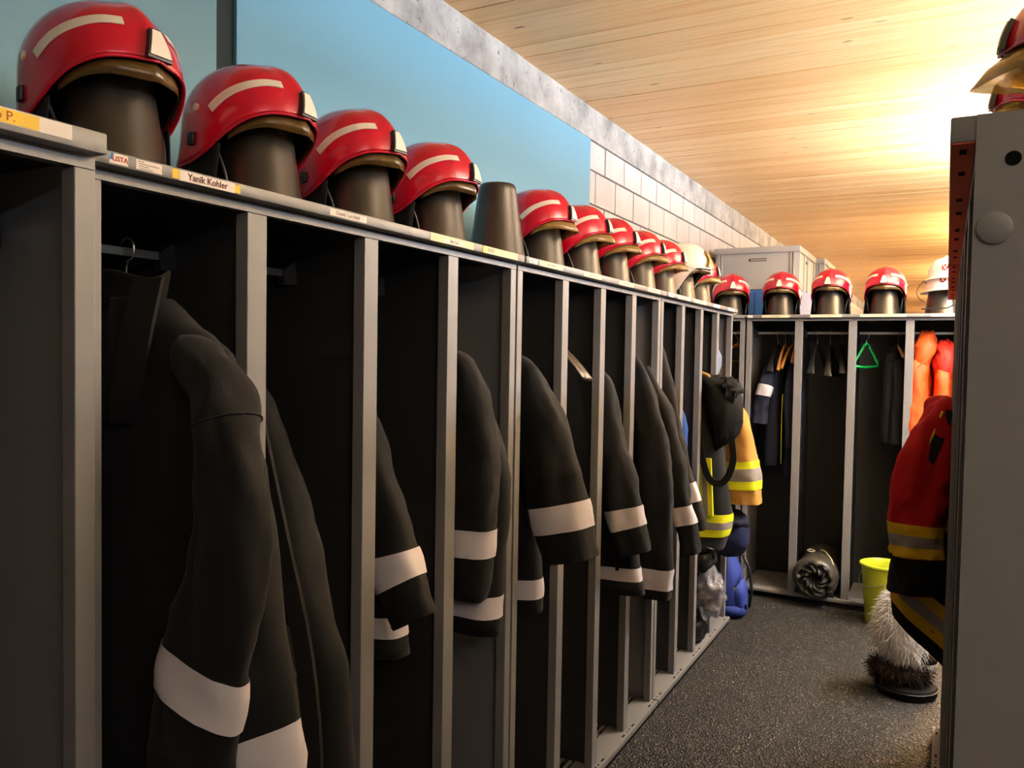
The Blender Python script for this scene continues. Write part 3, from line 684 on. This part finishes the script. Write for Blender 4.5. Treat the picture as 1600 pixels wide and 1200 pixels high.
std('charcoal jacket hanging straight in the fourth locker, with cuff and hem bands', 1.93, [(-1.21, 1.565, .035), (-1.165, 1.51, .055), (-1.135, 1.40, .072), (-1.125, 1.28, .076), (-1.125, 1.15, .072), (-1.127, 1.03, .066), (-1.132, .915, .050)], (-1.065, .805), 1.56, -1.17, 17, [(1.112, 1.035)], mid=(-1.055, 1.27))
std('charcoal jacket with a wide banded sleeve bent far out into the aisle', 2.30, [(-1.20, 1.55, .035), (-1.15, 1.49, .058), (-1.105, 1.38, .078), (-1.075, 1.27, .084), (-1.045, 1.14, .088), (-1.02, 1.04, .086), (-1.0, .955, .082)], (-1.125, .755), 1.545, -1.18, 23, [(1.125, 1.045)])
std('charcoal jacket past the brown hangers, with banded sleeve and banded hem', 2.97, [(-1.22, 1.53, .03), (-1.185, 1.47, .05), (-1.155, 1.34, .062), (-1.13, 1.22, .068), (-1.095, 1.07, .07), (-1.065, .95, .07), (-1.025, .83, .06)], (-1.005, .66), 1.53, -1.20, 31, [(1.00, .925)], mid=(-1.09, 1.1), cloth='jacketblue')
std('charcoal jacket reaching lowest of the left row, with a band above its long cuff', 3.31, [(-1.20, 1.575, .03), (-1.16, 1.515, .045), (-1.115, 1.38, .062), (-1.085, 1.25, .068), (-1.06, 1.05, .07), (-1.045, .82, .068), (-1.042, .57, .058)], (-1.12, .60), 1.57, -1.17, 37, [(.70, .61)],
    more=[[(-1.17, 3.385, 1.53, .03, .03), (-1.10, 3.385, 1.38, .045, .045), (-1.05, 3.385, 1.22, .05, .045), (-1.01, 3.385, 1.05, .052, .045), (-.975, 3.385, .90, .05, .042), (-.935, 3.385, .745, .04, .038)]], morebands=[[(.945, .865)]], hemband=False)
std('brownish black jacket whose banded sleeve hangs furthest out, next to the neon coat', 3.68, [(-1.215, 1.66, .03), (-1.185, 1.60, .04), (-1.155, 1.45, .05), (-1.125, 1.29, .055), (-1.085, 1.12, .058), (-1.045, .97, .062), (-.995, .79, .062)], (-1.14, .74), 1.66, -1.2, 41, [(1.00, .915)], cloth='jacketbrown', hemband=False)
jacket('blue garment peeking from the locker before the neon coat', (-1.37, 4.0), ([(.95, -1.5, -1.18, .05), (1.03, -1.5, -1.165, .055), (1.16, -1.5, -1.14, .055), (1.29, -1.5, -1.165, .05), (1.38, -1.45, -1.22, .04), (1.44, -1.40, -1.28, .035)], 4.0), [], 'blue', seed=43, name='shirt', cat='shirt')
hanger('dark brown hanger with its curved end poking out, upper of the pair', (-1.335, 2.60, 0), rad(4), .43, 'darkwood', group='brown hangers', zhook=1.762, broad=True, drop=.165)
hanger('dark brown hanger behind its twin in the sixth locker', (-1.335, 2.66, 0), rad(-3), .43, 'darkwood', group='brown hangers', zhook=1.762, broad=True, drop=.17)
# neon turnout coat
Y = 4.335
J = jacket('dark fire coat with neon yellow and silver bands and a black hood', (-1.37, Y),
       ([(.555, -1.55, -1.03, .11), (.66, -1.55, -1.0, .115), (.75, -1.55, -.995, .115), (.95, -1.55, -1.02, .11), (1.15, -1.55, -1.05, .10), (1.32, -1.55, -1.09, .09), (1.40, -1.50, -1.13, .075), (1.45, -1.45, -1.2, .06), (1.48, -1.40, -1.25, .05)], Y), [], 'jacketblue', seed=51, amp=.010, collar=False)
ts = Torso([(z, a + 1.37, b + 1.37, h) for z, a, b, h in [(.555, -1.55, -1.03, .11), (.66, -1.55, -1.0, .115), (.75, -1.55, -.995, .115), (.95, -1.55, -1.02, .11), (1.15, -1.55, -1.05, .10), (1.32, -1.55, -1.09, .09), (1.40, -1.50, -1.13, .075), (1.45, -1.45, -1.2, .06), (1.48, -1.40, -1.25, .05)]], 0, .010, 51)
for z0, z1, mt in ((.635, .675, 'hiviz'), (.675, .715, 'silvertape'), (.715, .755, 'hiviz')): part('hem_band', ts.mb(ts.t_at_z(z0), ts.t_at_z(z1), 5, .003, False), mt, J, 'all')
for x0, mt in ((-1.135, 'hiviz'), (-1.108, 'silvertape'), (-1.081, 'hiviz')):
    R = []
    for i in range(11):
        z = .755 + .03 * i; R.append([(x0 + 1.37 - .02 * i / 10, -.119 + .010 * i / 10, z), (x0 + .026 + 1.37 - .02 * i / 10, -.121 + .010 * i / 10, z), (x0 + .026 + 1.37 - .02 * i / 10, -.10, z), (x0 + 1.37 - .02 * i / 10, -.10, z)])
    part('vertical_band', MB().rings(R), mt, J)
R = []
for i in range(15):
    t = i / 14; cx = lerp_rows([(-1.16, 1.485), (-1.08, 1.44), (-1.03, 1.36), (-1.01, 1.25), (-1.02, 1.16), (-1.06, 1.10)], t); r_ = lerp_rows([(.03,), (.065,), (.085,), (.085,), (.065,), (.02,)], t)[0]
    R.append([(cx[0] + 1.37 + r_ * math.cos(a) * .9 + wr((cx[0], a, t), .02, 1, 4), -.05 + r_ * math.sin(a) * 1.05, cx[1] + .35 * r_ * math.cos(a) + wr((a, cx[0], t), .02, 1, 9)) for a in [2 * PI * k / 22 for k in range(22)]])
part('hood', MB().rings(R), 'blackcloth', J, 'all')
R = []
for i in range(9):
    t = i / 8; cx = lerp_rows([(-1.07, 1.45), (-1.03, 1.435), (-.99, 1.41), (-.96, 1.375)], t); r_ = lerp_rows([(.03,), (.055,), (.06,), (.05,)], t)[0]
    R.append([(cx[0] + 1.37 + r_ * .5 * math.cos(a) + wr((a, t, 3), .02), -.06 + r_ * 1.25 * math.sin(a) + wr((t, a, 1), .02), cx[1] + r_ * .75 * math.cos(a) + wr((a * 2, t, 7), .025)) for a in [2 * PI * k / 26 for k in range(26)]])
part('hood_rim', MB().rings(R), 'blackcloth', J, 'all')
part('collar_piping', MB().tube([(-1.16 + 1.37, -.08, 1.51), (-1.11 + 1.37, -.075, 1.49), (-1.06 + 1.37, -.07, 1.43), (-1.04 + 1.37, -.07, 1.40)], .009, 8), 'tan', J, 'all')
P = [(-1.14, 1.22), (-1.12, 1.08), (-1.09, .98), (-1.055, .935), (-1.01, .935), (-.975, .98), (-.955, 1.06), (-.965, 1.16)]
R = []
for i in range(33):
    p = lerp_rows(P, i / 32); q = lerp_rows(P, min(1, i / 32 + .02)); p_ = lerp_rows(P, max(0, i / 32 - .02)); d = Vector((q[0] - p_[0], q[1] - p_[1])).normalized(); nx, nz = -d.y * .017, d.x * .017
    R.append([(p[0] + 1.37 - nx, -.135, p[1] - nz), (p[0] + 1.37 + nx, -.135, p[1] + nz), (p[0] + 1.37 + nx, -.130, p[1] + nz), (p[0] + 1.37 - nx, -.130, p[1] - nz)])
part('shoulder_strap', MB().rings(R), 'blackcloth', J, 30)
# tan coat sleeve beyond
Y = 4.67
J = jacket('tan fire coat with neon yellow cuff bands, hanging behind the dark one', (-1.37, Y),
       ([(.80, -1.5, -1.20, .07), (1.0, -1.5, -1.17, .075), (1.2, -1.5, -1.13, .07), (1.32, -1.48, -1.12, .06), (1.38, -1.44, -1.2, .05), (1.42, -1.4, -1.27, .045)], Y),
       [[(-1.17, 4.66, 1.345, .04, .04), (-1.10, 4.655, 1.31, .06, .06), (-1.045, 4.65, 1.22, .072, .07), (-1.02, 4.65, 1.12, .08, .072), (-1.005, 4.65, 1.0, .086, .075), (-.995, 4.65, .89, .09, .078), (-.99, 4.65, .765, .093, .078)]], 'tan', seed=61,
       bands=[[(1.005, .965, 'hiviz'), (.965, .895, 'silvertape'), (.895, .85, 'hiviz')]])
# grey-blue cap in the last locker
o = part('knit_cap', MB().lathe([(.075, 0), (.085, .02), (.088, .06), (.078, .11), (.05, .15), (.01, .165)], 24), 'greyblue', None, 'all', (-1.225, 4.60, 1.50), (0, rad(12), 0))
tag(o, 'grey-blue knitted cap hanging in the last locker of the left row', 'cap')

# ------------------------------------------------------------------ bags at the end of the left row
def blob(c, r, seed, amp, n=28, m=18, pw=2.0, sx=14):
    R = []
    for i in range(m + 1):
        th = PI * max(.02, min(.98, i / m)); ring = []
        for k in range(n):
            ph = 2 * PI * k / n; f = lambda v: math.copysign(abs(v) ** (2 / pw), v)
            d = Vector((f(math.sin(th)) * f(math.cos(ph)) * r[0], f(math.sin(th)) * f(math.sin(ph)) * r[1], f(math.cos(th)) * r[2]))
            q = noise.noise(d * sx + Vector((seed, seed, seed))) + .5 * noise.noise(d * sx * 2.2 + Vector((seed, 0, 3)))
            ring.append(Vector(c) + d * (1 + amp * q))
        R.append(ring[::-1])
    return MB().rings(R)
T = thing('plastic_bag', 'crumpled clear plastic bag hanging between two lockers', 'bag', (-1.09, 4.32, .19))
part('film', blob((0, 0, .13), (.085, .085, .135), 3, .35, 40, 28, 2, 18), 'film', T, 'all')
part('wadded_content', blob((-.03, .02, .10), (.05, .05, .08), 8, .3), 'jacketblue', T, 'all')
part('tied_neck', MB().tube([(-.01, 0, .25), (-.02, .01, .29), (-.005, .0, .32)], [.02, .012, .022], 10), 'film', T, 'all')
T = thing('bin_bag', 'shiny black plastic bag above the clear one', 'bag', (-1.14, 4.33, .42))
part('body', blob((0, 0, .08), (.085, .10, .085), 13, .3, 36, 24, 2, 16), 'black', T, 'all')
part('loop', MB().tube([(.02, -.09, .12), (.05, -.09, .16), (.08, -.08, .15), (.085, -.07, .10)], .008, 8), 'black', T, 'all')
T = thing('bin_bag', 'small glossy black bag on the locker base under the clear bag', 'bag', (-1.17, 4.32, .042))
part('body', blob((0, 0, .07), (.07, .08, .075), 17, .3, 32, 20, 2, 16), 'black', T, 'all')
T = thing('drawstring_bag', 'navy blue bag hanging below the tan sleeve', 'bag', (-1.065, 4.66, .45))
part('body', blob((0, 0, .13), (.105, .10, .135), 23, .12, 32, 22, 2.3, 9), 'navybag', T, 'all')
part('flap', blob((.01, -.02, .205), (.10, .095, .05), 27, .2, 28, 16, 2.3, 12), 'navy', T, 'all')
part('carry_strap', MB().tube([(-.05, -.05, .24), (-.06, -.03, .38), (-.08, .0, .55)], .008, 8), 'black', T, 'all')
T = thing('backpack', 'royal blue backpack standing on the floor at the end of the left row', 'backpack', (-1.165, 5.04, 0), rad(8))
R = []
for i in range(15):
    t = i / 14; z = .02 + .44 * t; wx = lerp_rows([(.105,), (.115,), (.115,), (.10,), (.075,), (.035,)], t)[0]; wy = lerp_rows([(.12,), (.135,), (.135,), (.125,), (.10,), (.05,)], t)[0]; cx = -.055 * t * t
    R.append([(cx + math.copysign(abs(math.cos(a)) ** .7, math.cos(a)) * wx + wr((math.cos(a), math.sin(a), t), .008), math.copysign(abs(math.sin(a)) ** .7, math.sin(a)) * wy, z) for a in [2 * PI * k / 30 for k in range(30)]])
part('body', MB().rings(R), 'bluebag', T, 'all')
part('front_pocket', blob((.075, -.02, .13), (.055, .11, .10), 31, .1, 28, 18, 3, 10), 'bluebag', T, 'all')
part('base_panel', blob((.03, -.02, .05), (.10, .125, .045), 33, .06, 28, 14, 3, 10), 'bluebag', T, 'all')
part('zip', MB().tube([(.06, -.145, .20), (.09, -.12, .25), (.11, -.06, .30), (.10, .02, .345), (.07, .07, .36)], .004, 6), 'black', T, 'all')
part('zip', MB().tube([(.0, -.138, .14), (.01, -.135, .28), (.01, -.11, .38), (-.01, -.06, .44)], .004, 6), 'black', T, 'all')
part('zip_pull', MB().box(.055, .065, -.15, -.144, .185, .205, .001), 'chrome', T)
part('buckle', MB().box(.118, .132, -.10, -.07, .06, .09, .003), 'black', T, 30)
part('side_strap', MB().tube([(.09, .11, .34), (.13, .13, .24), (.145, .12, .12), (.13, .10, .02)], .010, 6), 'black', T, 'all')

# ------------------------------------------------------------------ back row contents (local x of garments points to the viewer)
def bhanger(label, x, width, mat_, ang, group=None, yy=None, **kw): return hanger(label, (x, yy or YB + .248, 0), -PI / 2 + rad(ang), width, mat_, group, zhook=1.762, **kw)
GHg = 'hangers on the back rail'
bhanger('black broad hanger in the first back locker, left of the wooden ones', -1.027, .40, 'black', -9.5, GHg, broad=True, drop=.17)
bhanger('wooden hanger holding navy clothes, first from the left on the back rail', -.977, .40, 'wood', -6, GHg, drop=.16)
bhanger('wooden hanger tilted over the navy overall in the first back locker', -.928, .40, 'wood', -14, GHg, drop=.15)
bhanger('short wooden hanger next to the post of the first back locker', -.90, .34, 'wood', -5, GHg, drop=.11)
bhanger('left black hanger of the three in the second back locker', -.77, .42, 'black', -8.5, GHg, broad=True, drop=.175)
bhanger('middle black hanger of the three in the second back locker', -.689, .40, 'black', -2, GHg, broad=True, drop=.19)
bhanger('right black hanger of the three in the second back locker', -.618, .40, 'black', 4, GHg, broad=True, drop=.17)
bhanger('wooden hanger carrying the dark jacket in the third back locker', -.281, .36, 'wood', 10, GHg, drop=.065)
bhanger('wooden hanger in the narrow corner locker', -1.30, .42, 'wood', -30, GHg, drop=.10, bar=True)
bhanger('second wooden hanger in the narrow corner locker, beside the post', -1.252, .30, 'wood', 0, GHg, drop=.14)
T = thing('clothes_hanger', 'bright green plastic triangular hanger on the back rail', 'hanger', (-.468, YB + .248, 0), rad(50), GHg)
z0 = 1.652; fr = MB()
fr.tube([(-.02, 0, z0 + .03), (-.03, 0, z0 + .01), (-.10, 0, z0 - .085), (-.105, 0, z0 - .105)], .009, 8).tube([(.02, 0, z0 + .03), (.03, 0, z0 + .01), (.10, 0, z0 - .085), (.105, 0, z0 - .105)], .009, 8).tube([(-.02, 0, z0 + .03), (0, 0, z0 + .04), (.02, 0, z0 + .03)], .010, 8)
part('frame', fr, 'green', T, 'all'); part('trouser_bar', MB().tube([(-.105, 0, z0 - .105), (0, 0, z0 - .113), (.105, 0, z0 - .105)], .009, 8), 'green', T, 'all')
part('end_hook', MB().box(-.125, -.085, -.008, .008, z0 - .14, z0 - .115, .003), 'green', T, 30)
part('hook', MB().tube([lerp_rows([(0, 0, z0 + .03), (0, 0, z0 + .06), (.014, 0, z0 + .075), (.018, 0, z0 + .095), (0, 0, z0 + .108), (-.016, 0, z0 + .10)], i / 20) for i in range(21)], .002, 6), 'chrome', T, 'all')
def bjacket(label, x, rows, sleeves, cloth, seed, yy=YB + .25, **kw):
    return jacket(label, (x, yy), (rows, 0), sleeves, cloth, -PI / 2, seed, ref=(0, 0), **kw)
bjacket('navy work jacket with pale sleeve band in the first back locker', -1.035, [(.86, -.2, .13, .05), (1.05, -.2, .13, .055), (1.3, -.2, .12, .055), (1.45, -.19, .10, .05), (1.53, -.14, .06, .04), (1.57, -.08, .04, .03)],
        [[(.08, -.01, 1.53, .03, .035), (.14, -.03, 1.45, .045, .042), (.17, -.045, 1.36, .05, .045), (.18, -.06, 1.25, .05, .045), (.185, -.07, 1.15, .048, .042)]], 'navy', 71, bands=[[(1.40, 1.335)]], hook=False)
bjacket('navy overall with a neon zip line in the first back locker', -.905, [(.78, -.2, .12, .05), (1.0, -.2, .13, .055), (1.3, -.2, .13, .055), (1.47, -.18, .10, .05), (1.53, -.14, .06, .04), (1.57, -.08, .04, .03)],
        [[(.08, .0, 1.53, .03, .03), (.13, .0, 1.45, .04, .036), (.16, .005, 1.3, .045, .04), (.17, .01, 1.15, .045, .04), (.17, .01, 1.0, .042, .036)]], 'navy', 73, hook=False, name='overall', cat='overall')
o = part('zip_piping', MB().tube([(.135, -.058, 1.35), (.140, -.060, 1.2), (.142, -.058, 1.05), (.142, -.056, .88)], .004, 6), 'hiviz', bpy.context.scene.objects['overall'], 'all')
bjacket('black cloth jacket under a wooden hanger in the third back locker', -.305, [(1.06, -.14, .12, .06), (1.2, -.14, .12, .06), (1.4, -.14, .11, .055), (1.54, -.13, .09, .05), (1.60, -.10, .06, .04), (1.635, -.05, .04, .03)],
        [[(.06, .03, 1.58, .03, .03), (.10, .04, 1.5, .04, .035), (.12, .045, 1.35, .045, .036), (.125, .045, 1.2, .042, .036), (.125, .045, 1.06, .04, .034)]], 'jacketblue', 77, hook=False)
def rainjacket(label, x, z1, z0, cloth, hoodmat, hw, seed, lean=0.):
    J = bjacket(label, x, [(z0, -.2, .12, hw * 1.0), (z0 + .25, -.2, .14, hw * .98), (z1 - .45, -.2, .15, hw * .95), (z1 - .28, -.19, .15, hw * .9), (z1 - .17, -.17, .13, hw * .8), (z1 - .10, -.12, .08, hw * .6), (z1 - .07, -.06, .04, hw * .5)],
        [[(.10, -.01, z1 - .14, .04, hw * .55), (.16, -.015, z1 - .22, .055, hw * .7), (.185, -.02, z1 - .38, .06, hw * .75), (.19, -.022, z1 - .56, .06, hw * .75), (.185, -.022, z0 + .16, .055, hw * .72), (.18, -.022, z0 + .04, .05, hw * .68)]], cloth, seed, amp=.013, collar=False, hook=False, name='rain_jacket',
        bands=[[(z0 + .20, z0 + .155, 'silvertape')]])
    R = []
    for i in range(13):
        t = i / 12; cx = lerp_rows([(.02, z1), (.07, z1 - .015), (.115, z1 - .06), (.15, z1 - .13), (.165, z1 - .21), (.16, z1 - .28)], t); r_ = lerp_rows([(.02,), (.05,), (.07,), (.072,), (.055,), (.015,)], t)[0]
        R.append([(cx[0] + r_ * math.cos(a) * .8, lean * (1 - t) - .02 * t + r_ * math.sin(a) * .82 + wr((a * .4, t, seed), .018), cx[1] + .3 * r_ * math.cos(a) + wr((t, a * .4, seed), .014)) for a in [2 * PI * k / 20 for k in range(20)]])
    part('hood', MB().rings(R), hoodmat, J, 'all')
    return J
J = rainjacket('long orange rain jacket with large hood, left of the two in the back lockers', -.135, 1.765, .815, 'orange', 'orange', .062, 81, .03)
part('drawcord', MB().tube([(.21, .03, 1.60), (.225, -.02, 1.55), (.225, -.05, 1.50), (.22, -.03, 1.46), (.215, .02, 1.48)], .004, 6), 'orange', J, 'all')
rainjacket('orange rain jacket with scarlet hood, right of the longer one', .0, 1.71, .92, 'orange', 'redorange', .062, 87, -.01)

# sleeping bag roll
T = thing('sleeping_bag_roll', 'rolled olive sleeping bag on the base of the second back locker', 'sleeping bag', (-.70, 5.62, .056))
R = []
N = 60
for i in range(27):
    t = i / 26; yy = .26 - .50 * t; rr = .134 * (1 + .02 * math.sin(9 * t)) if t < .9 else .134 * (1 - .25 * ((t - .9) / .1) ** 2)
    R.append([((rr + .004 * noise.noise(Vector((3 * math.cos(a), 3 * math.sin(a), t * 6)))) * math.cos(a), yy, .136 + rr * math.sin(a)) for a in [2 * PI * k / N for k in range(N)]])
r1 = .1
for i in range(1, 12):
    t = i / 11; rr = .1005 * (1 - t) + .004
    R.append([((rr * (1 + .10 * math.sin(7 * a + 9 * t))) * math.cos(a), -.24 + .018 * math.sin(11 * a + 14 * t) * (1 - .3 * t) + .03 * math.sin(t * 9) * .5 + .035 * t, .136 + rr * (1 + .10 * math.sin(7 * a + 9 * t)) * math.sin(a)) for a in [2 * PI * k / N for k in range(N)]])
part('roll', MB().rings(R), 'olive', T, 'all')
part('tie_cord', MB().tube([(-.05 + .022 * math.cos(a), -.02 + .02 * math.sin(a), .272 + .003 * math.sin(a)) for a in [2 * PI * k / 14 for k in range(15)]], .004, 6), 'cord', T, 'all')
part('tie_cord', MB().tube([lerp_rows([(.005, .02, .273), (.03, .01, .272), (.055, -.04, .265), (.085, -.09, .245), (.105, -.15, .224)], i / 16) for i in range(17)], .0045, 6), 'cord', T, 'all')
part('buckle', MB().box(.085, .12, -.235, -.215, .035, .075, .004), 'black', T, 30)

# bucket
T = thing('bucket', 'lime green plastic bucket on the floor before the back lockers', 'bucket', (-.292, 5.335, 0))
part('body', MB().lathe([(.098, 0), (.100, .004), (.128, .335), (.132, .350), (.136, .356), (.138, .350), (.141, .352), (.140, .362), (.132, .365), (.126, .358), (.122, .335), (.096, .010), (.001, .008)], 48), 'lime', T, 50)
for s in (-1, 1): part('handle_lug', MB().box(s * .138 - .008, s * .138 + .008, -.014, .014, .315, .345, .003), 'lime', T, 30, (0, 0, 0), (0, 0, rad(-50)))
part('handle', MB().tube([Matrix.Rotation(rad(-50), 3, 'Z') @ Vector((.146 * math.cos(a), -.135 * math.sin(a), .33 - .10 * math.sin(a))) for a in [PI * k / 24 for k in range(25)]], .0028, 6), 'chrome', T, 'all')

# fur bundle in its black tub
T = thing('fur_bundle', 'shaggy white and brown fur bundle on the floor under the red coat', 'fur', (-.145, 4.30, 0))
b1 = blob((-.015, 0, .28), (.115, .10, .19), 91, .12, 26, 18, 2, 8)
for i, v in enumerate(b1.v):
    z = v[2]; b1.v[i] = (v[0] + (.28 - z) * .28 * (1 if z < .28 else -.1), v[1], z)
part('white_pelt', b1, 'furw', T, 'all')
b2 = blob((-.01, 0, .095), (.135, .12, .065), 95, .1, 26, 14, 2, 8); part('brown_pelt', b2, 'furd', T, 'all')
def fur(mb, n, ln, zmin, zmax, droop, seed):
    rng = random.Random(seed); out = MB(); F = [f for f in mb.f if len(f) == 4]
    cen = Vector((0, 0, .2))
    for i in range(n):
        f = rng.choice(F); a, b_, c, d = (Vector(mb.v[q]) for q in f); u, v = rng.random(), rng.random(); p = a.lerp(b_, u).lerp(d.lerp(c, u), v)
        if not zmin < p.z < zmax: continue
        nn = (b_ - a).cross(d - a); nn = nn.normalized() if nn.length > 0 else Vector((0, 0, 1))
        if nn.dot(p - cen) < 0: nn = -nn
        nn = (nn + Vector((rng.uniform(-.5, .5), rng.uniform(-.5, .5), rng.uniform(-.4, .4) - droop))).normalized(); s = nn.cross(Vector((rng.uniform(-1, 1), rng.uniform(-1, 1), rng.uniform(-1, 1)))).normalized() * .0016
        l = ln * rng.uniform(.6, 1.2); mid = p + nn * l * .55; tip = mid + (nn + Vector((0, 0, -.7))).normalized() * l * .45
        out.add([p - s, p + s, mid + s * .7, mid - s * .7, tip], [(0, 1, 2, 3), (3, 2, 4)])
    return out
part('white_fur', fur(b1, 5200, .05, .06, .6, .45, 5), 'furw', T)['kind'] = 'stuff'
part('brown_fur', fur(b2, 2600, .04, .02, .25, .2, 6), 'furd', T)['kind'] = 'stuff'
part('ear', blob((.115, -.06, .185), (.035, .02, .028), 99, .2), 'furd', T, 'all')
T = thing('rubber_boot', 'black round boot sole and rubber edge under the fur bundle', 'boot', (-.125, 4.28, 0))
part('sole', MB().lathe([(.125, 0), (.135, .006), (.138, .03), (.130, .045), (.10, .05), (.001, .05)], 32), 'blackcloth', T, 40)
part('welt', MB().tube([(.138 * math.cos(2 * PI * k / 32), .138 * math.sin(2 * PI * k / 32), .032) for k in range(33)], .004, 6), 'black', T, 'all')

# ------------------------------------------------------------------ red coat in the right lockers
def rl(x): return XR - x     # local x towards the aisle
cy = 3.60
rows = [(.57, -.40, .185, .12), (.66, -.40, .185, .12), (.76, -.40, .175, .115), (.92, -.40, .158, .11), (1.05, -.40, .145, .105), (1.2, -.40, .10, .10), (1.33, -.38, .06, .09), (1.41, -.34, .0, .07), (1.46, -.26, -.10, .055)]
T = jacket('crimson and black fire coat with ochre yellow bands, bulging out of the right lockers', (XR, cy), (rows, 0),
    [[(.00, .03, 1.40, .05, .06), (.045, .06, 1.33, .075, .08), (.075, .085, 1.20, .085, .088), (.095, .10, 1.05, .09, .09), (.10, .11, .92, .092, .09), (.098, .115, .80, .09, .088), (.09, .115, .69, .085, .08)]], 'redcloth', PI, 101, ref=(0, 0), name='fire_coat', cat='coat', collar=False, amp=.018, tilt=.85,
    bands=[[(.955, .915, 'oldyellow'), (.915, .875, 'silvertape'), (.875, .835, 'oldyellow')]], hook=False)
ts = Torso(rows, 0, .018, 101, tilt=.85)
part('black_lower_panel', ts.mb(0, ts.t_at_z(1.08), 16, .0025, False), 'blackcloth', T, 'all')
for z0, z1, mt in ((.625, .67, 'oldyellow'), (.67, .715, 'silvertape'), (.715, .76, 'oldyellow'), (1.0, 1.035, 'oldyellow'), (1.035, 1.065, 'silvertape'), (1.065, 1.10, 'oldyellow')):
    part('hem_band' if z0 < .9 else 'chest_band', ts.mb(ts.t_at_z(z0), ts.t_at_z(z1), 5, .005, False), mt, T, 'all')
sl = Tube([(.00, .03, 1.40, .05, .06), (.045, .06, 1.33, .075, .08), (.075, .085, 1.20, .085, .088), (.095, .10, 1.05, .09, .09), (.10, .11, .92, .092, .09), (.098, .115, .80, .09, .088), (.09, .115, .69, .085, .08)], .018 * 1.15, 106)
part('black_cuff', sl.mb(sl.t_at_z(.83), .99, 8, .003, False), 'blackcloth', T, 'all')
part('front_flap', MB().rings([[(x - .03, y_ , z), (x + .012, y_ - .012, z), (x + .012, y_ + .004, z), (x - .03, y_ + .012, z)] for x, y_, z in ((.02, .13, 1.40), (.05, .15, 1.30), (.09, .165, 1.18), (.13, .15, 1.08), (.16, .13, 1.0))]), 'blackcloth', T, 30)
part('flap_piping', MB().tube([(.03, .14, 1.395), (.065, .155, 1.29), (.105, .165, 1.17), (.14, .155, 1.08)], .006, 6), 'oldyellow', T, 'all')
part('collar_flap', blob((.02, -.02, 1.38), (.085, .07, .07), 111, .2), 'redcloth', T, 'all')

# ------------------------------------------------------------------ crates and blue cabinet behind the back row
def crate(label, x0, x1, y0, y1, z0, z1, plate=True):
    T = thing('storage_crate', label, 'crate', (x0, y0, z0), 0, 'grey crates on the blue cabinet')
    W, Dp, Hh = x1 - x0, y1 - y0, z1 - z0
    part('body', MB().box(.012, W - .012, .012, Dp - .012, 0, Hh - .02, .006), 'crate', T, 30)
    part('rim', MB().box(0, W, 0, Dp, Hh - .045, Hh, .004), 'crate', T, 30)
    rm = MB().box(-.006, .006, 0, .014, 0, Hh - .045, .002).mesh('rib', 'crate')
    for x in (.04, .05 + .012, W - .062, W - .04): link('rib', rm, T, (x, .002, 0))
    r2 = MB().box(0, .014, -.02, .02, 0, Hh - .045, .003).mesh('side_rib', 'crate')
    for y_ in (.04, Dp * .35, Dp * .55, Dp - .04): link('side_rib', r2, T, (W - .016, y_, 0))
    part('handle_slot', MB().box(W - .013, W - .010, Dp * .40, Dp * .50, Hh - .10, Hh - .08), 'hole', T)
    if plate:
        pl = part('label_plate', MB().box(W * .42, W * .62, .008, .012, Hh - .105, Hh - .085), 'black', T)
        b = MB()
        for i in range(9): b.box(W * .44 + i * .0125, W * .44 + .009 + i * .0125, .0072, .008, Hh - .099, Hh - .092)
        part('plate_print', b, 'stripe', pl)
crate('large grey plastic crate with a small black label, on the blue cabinet', -1.595, -.968, 6.20, 7.03, 2.10, 2.416)
crate('smaller grey crate further back, right behind the large one', -1.25, -.93, 7.25, 8.0, 2.10, 2.44, False)
T = thing('blue_cabinet', 'blue metal cabinet behind the back lockers, carrying the grey crates', 'cabinet', (-1.60, 6.20, 0))
part('body', MB().box(0, .64, 0, 1.85, .0, 2.095, .004), 'bluebox', T, 30)
part('door', MB().box(.01, .318, -.012, 0, .05, 2.08, .002), 'bluebox', T); part('door', MB().box(.322, .63, -.012, 0, .05, 2.08, .002), 'bluebox', T)
part('latch', MB().lathe([(.012, 0), (.012, .004)], 16), 'stripe', T, False, (.643, .05, 2.06), (0, PI / 2, 0))
part('knob', MB().lathe([(.012, 0), (.014, .02), (.002, .022)], 16), 'chrome', T, 40, (.30, -.012, 1.1), (PI / 2, 0, 0))

# ------------------------------------------------------------------ lamp fittings
for i, (x, y, z, k) in enumerate(LAMPS):
    T = thing('pendant_lamp', f'long white pendant tube lamp over the room, {ordn[i]} from the camera', 'lamp', (x, y, z), 0, 'pendant tube lamps')
    part('housing', MB().box(-.035, .035, -.72, .72, -.02, .03, .004), 'lampbody', T, 30)
    part('tube', MB().tube([(0, -.68, -.032), (0, .68, -.032)], .012, 10), 'tube', T, 'all')
    for s in (-.55, .55): part('suspension_wire', MB().tube([(0, s, .03), (0, s, HC - z)], .0015, 5), 'chrome', T)
    for l in LAMP_OBJ[i]:
        l.parent = T; l.location = l.location - Vector((x, y, z))
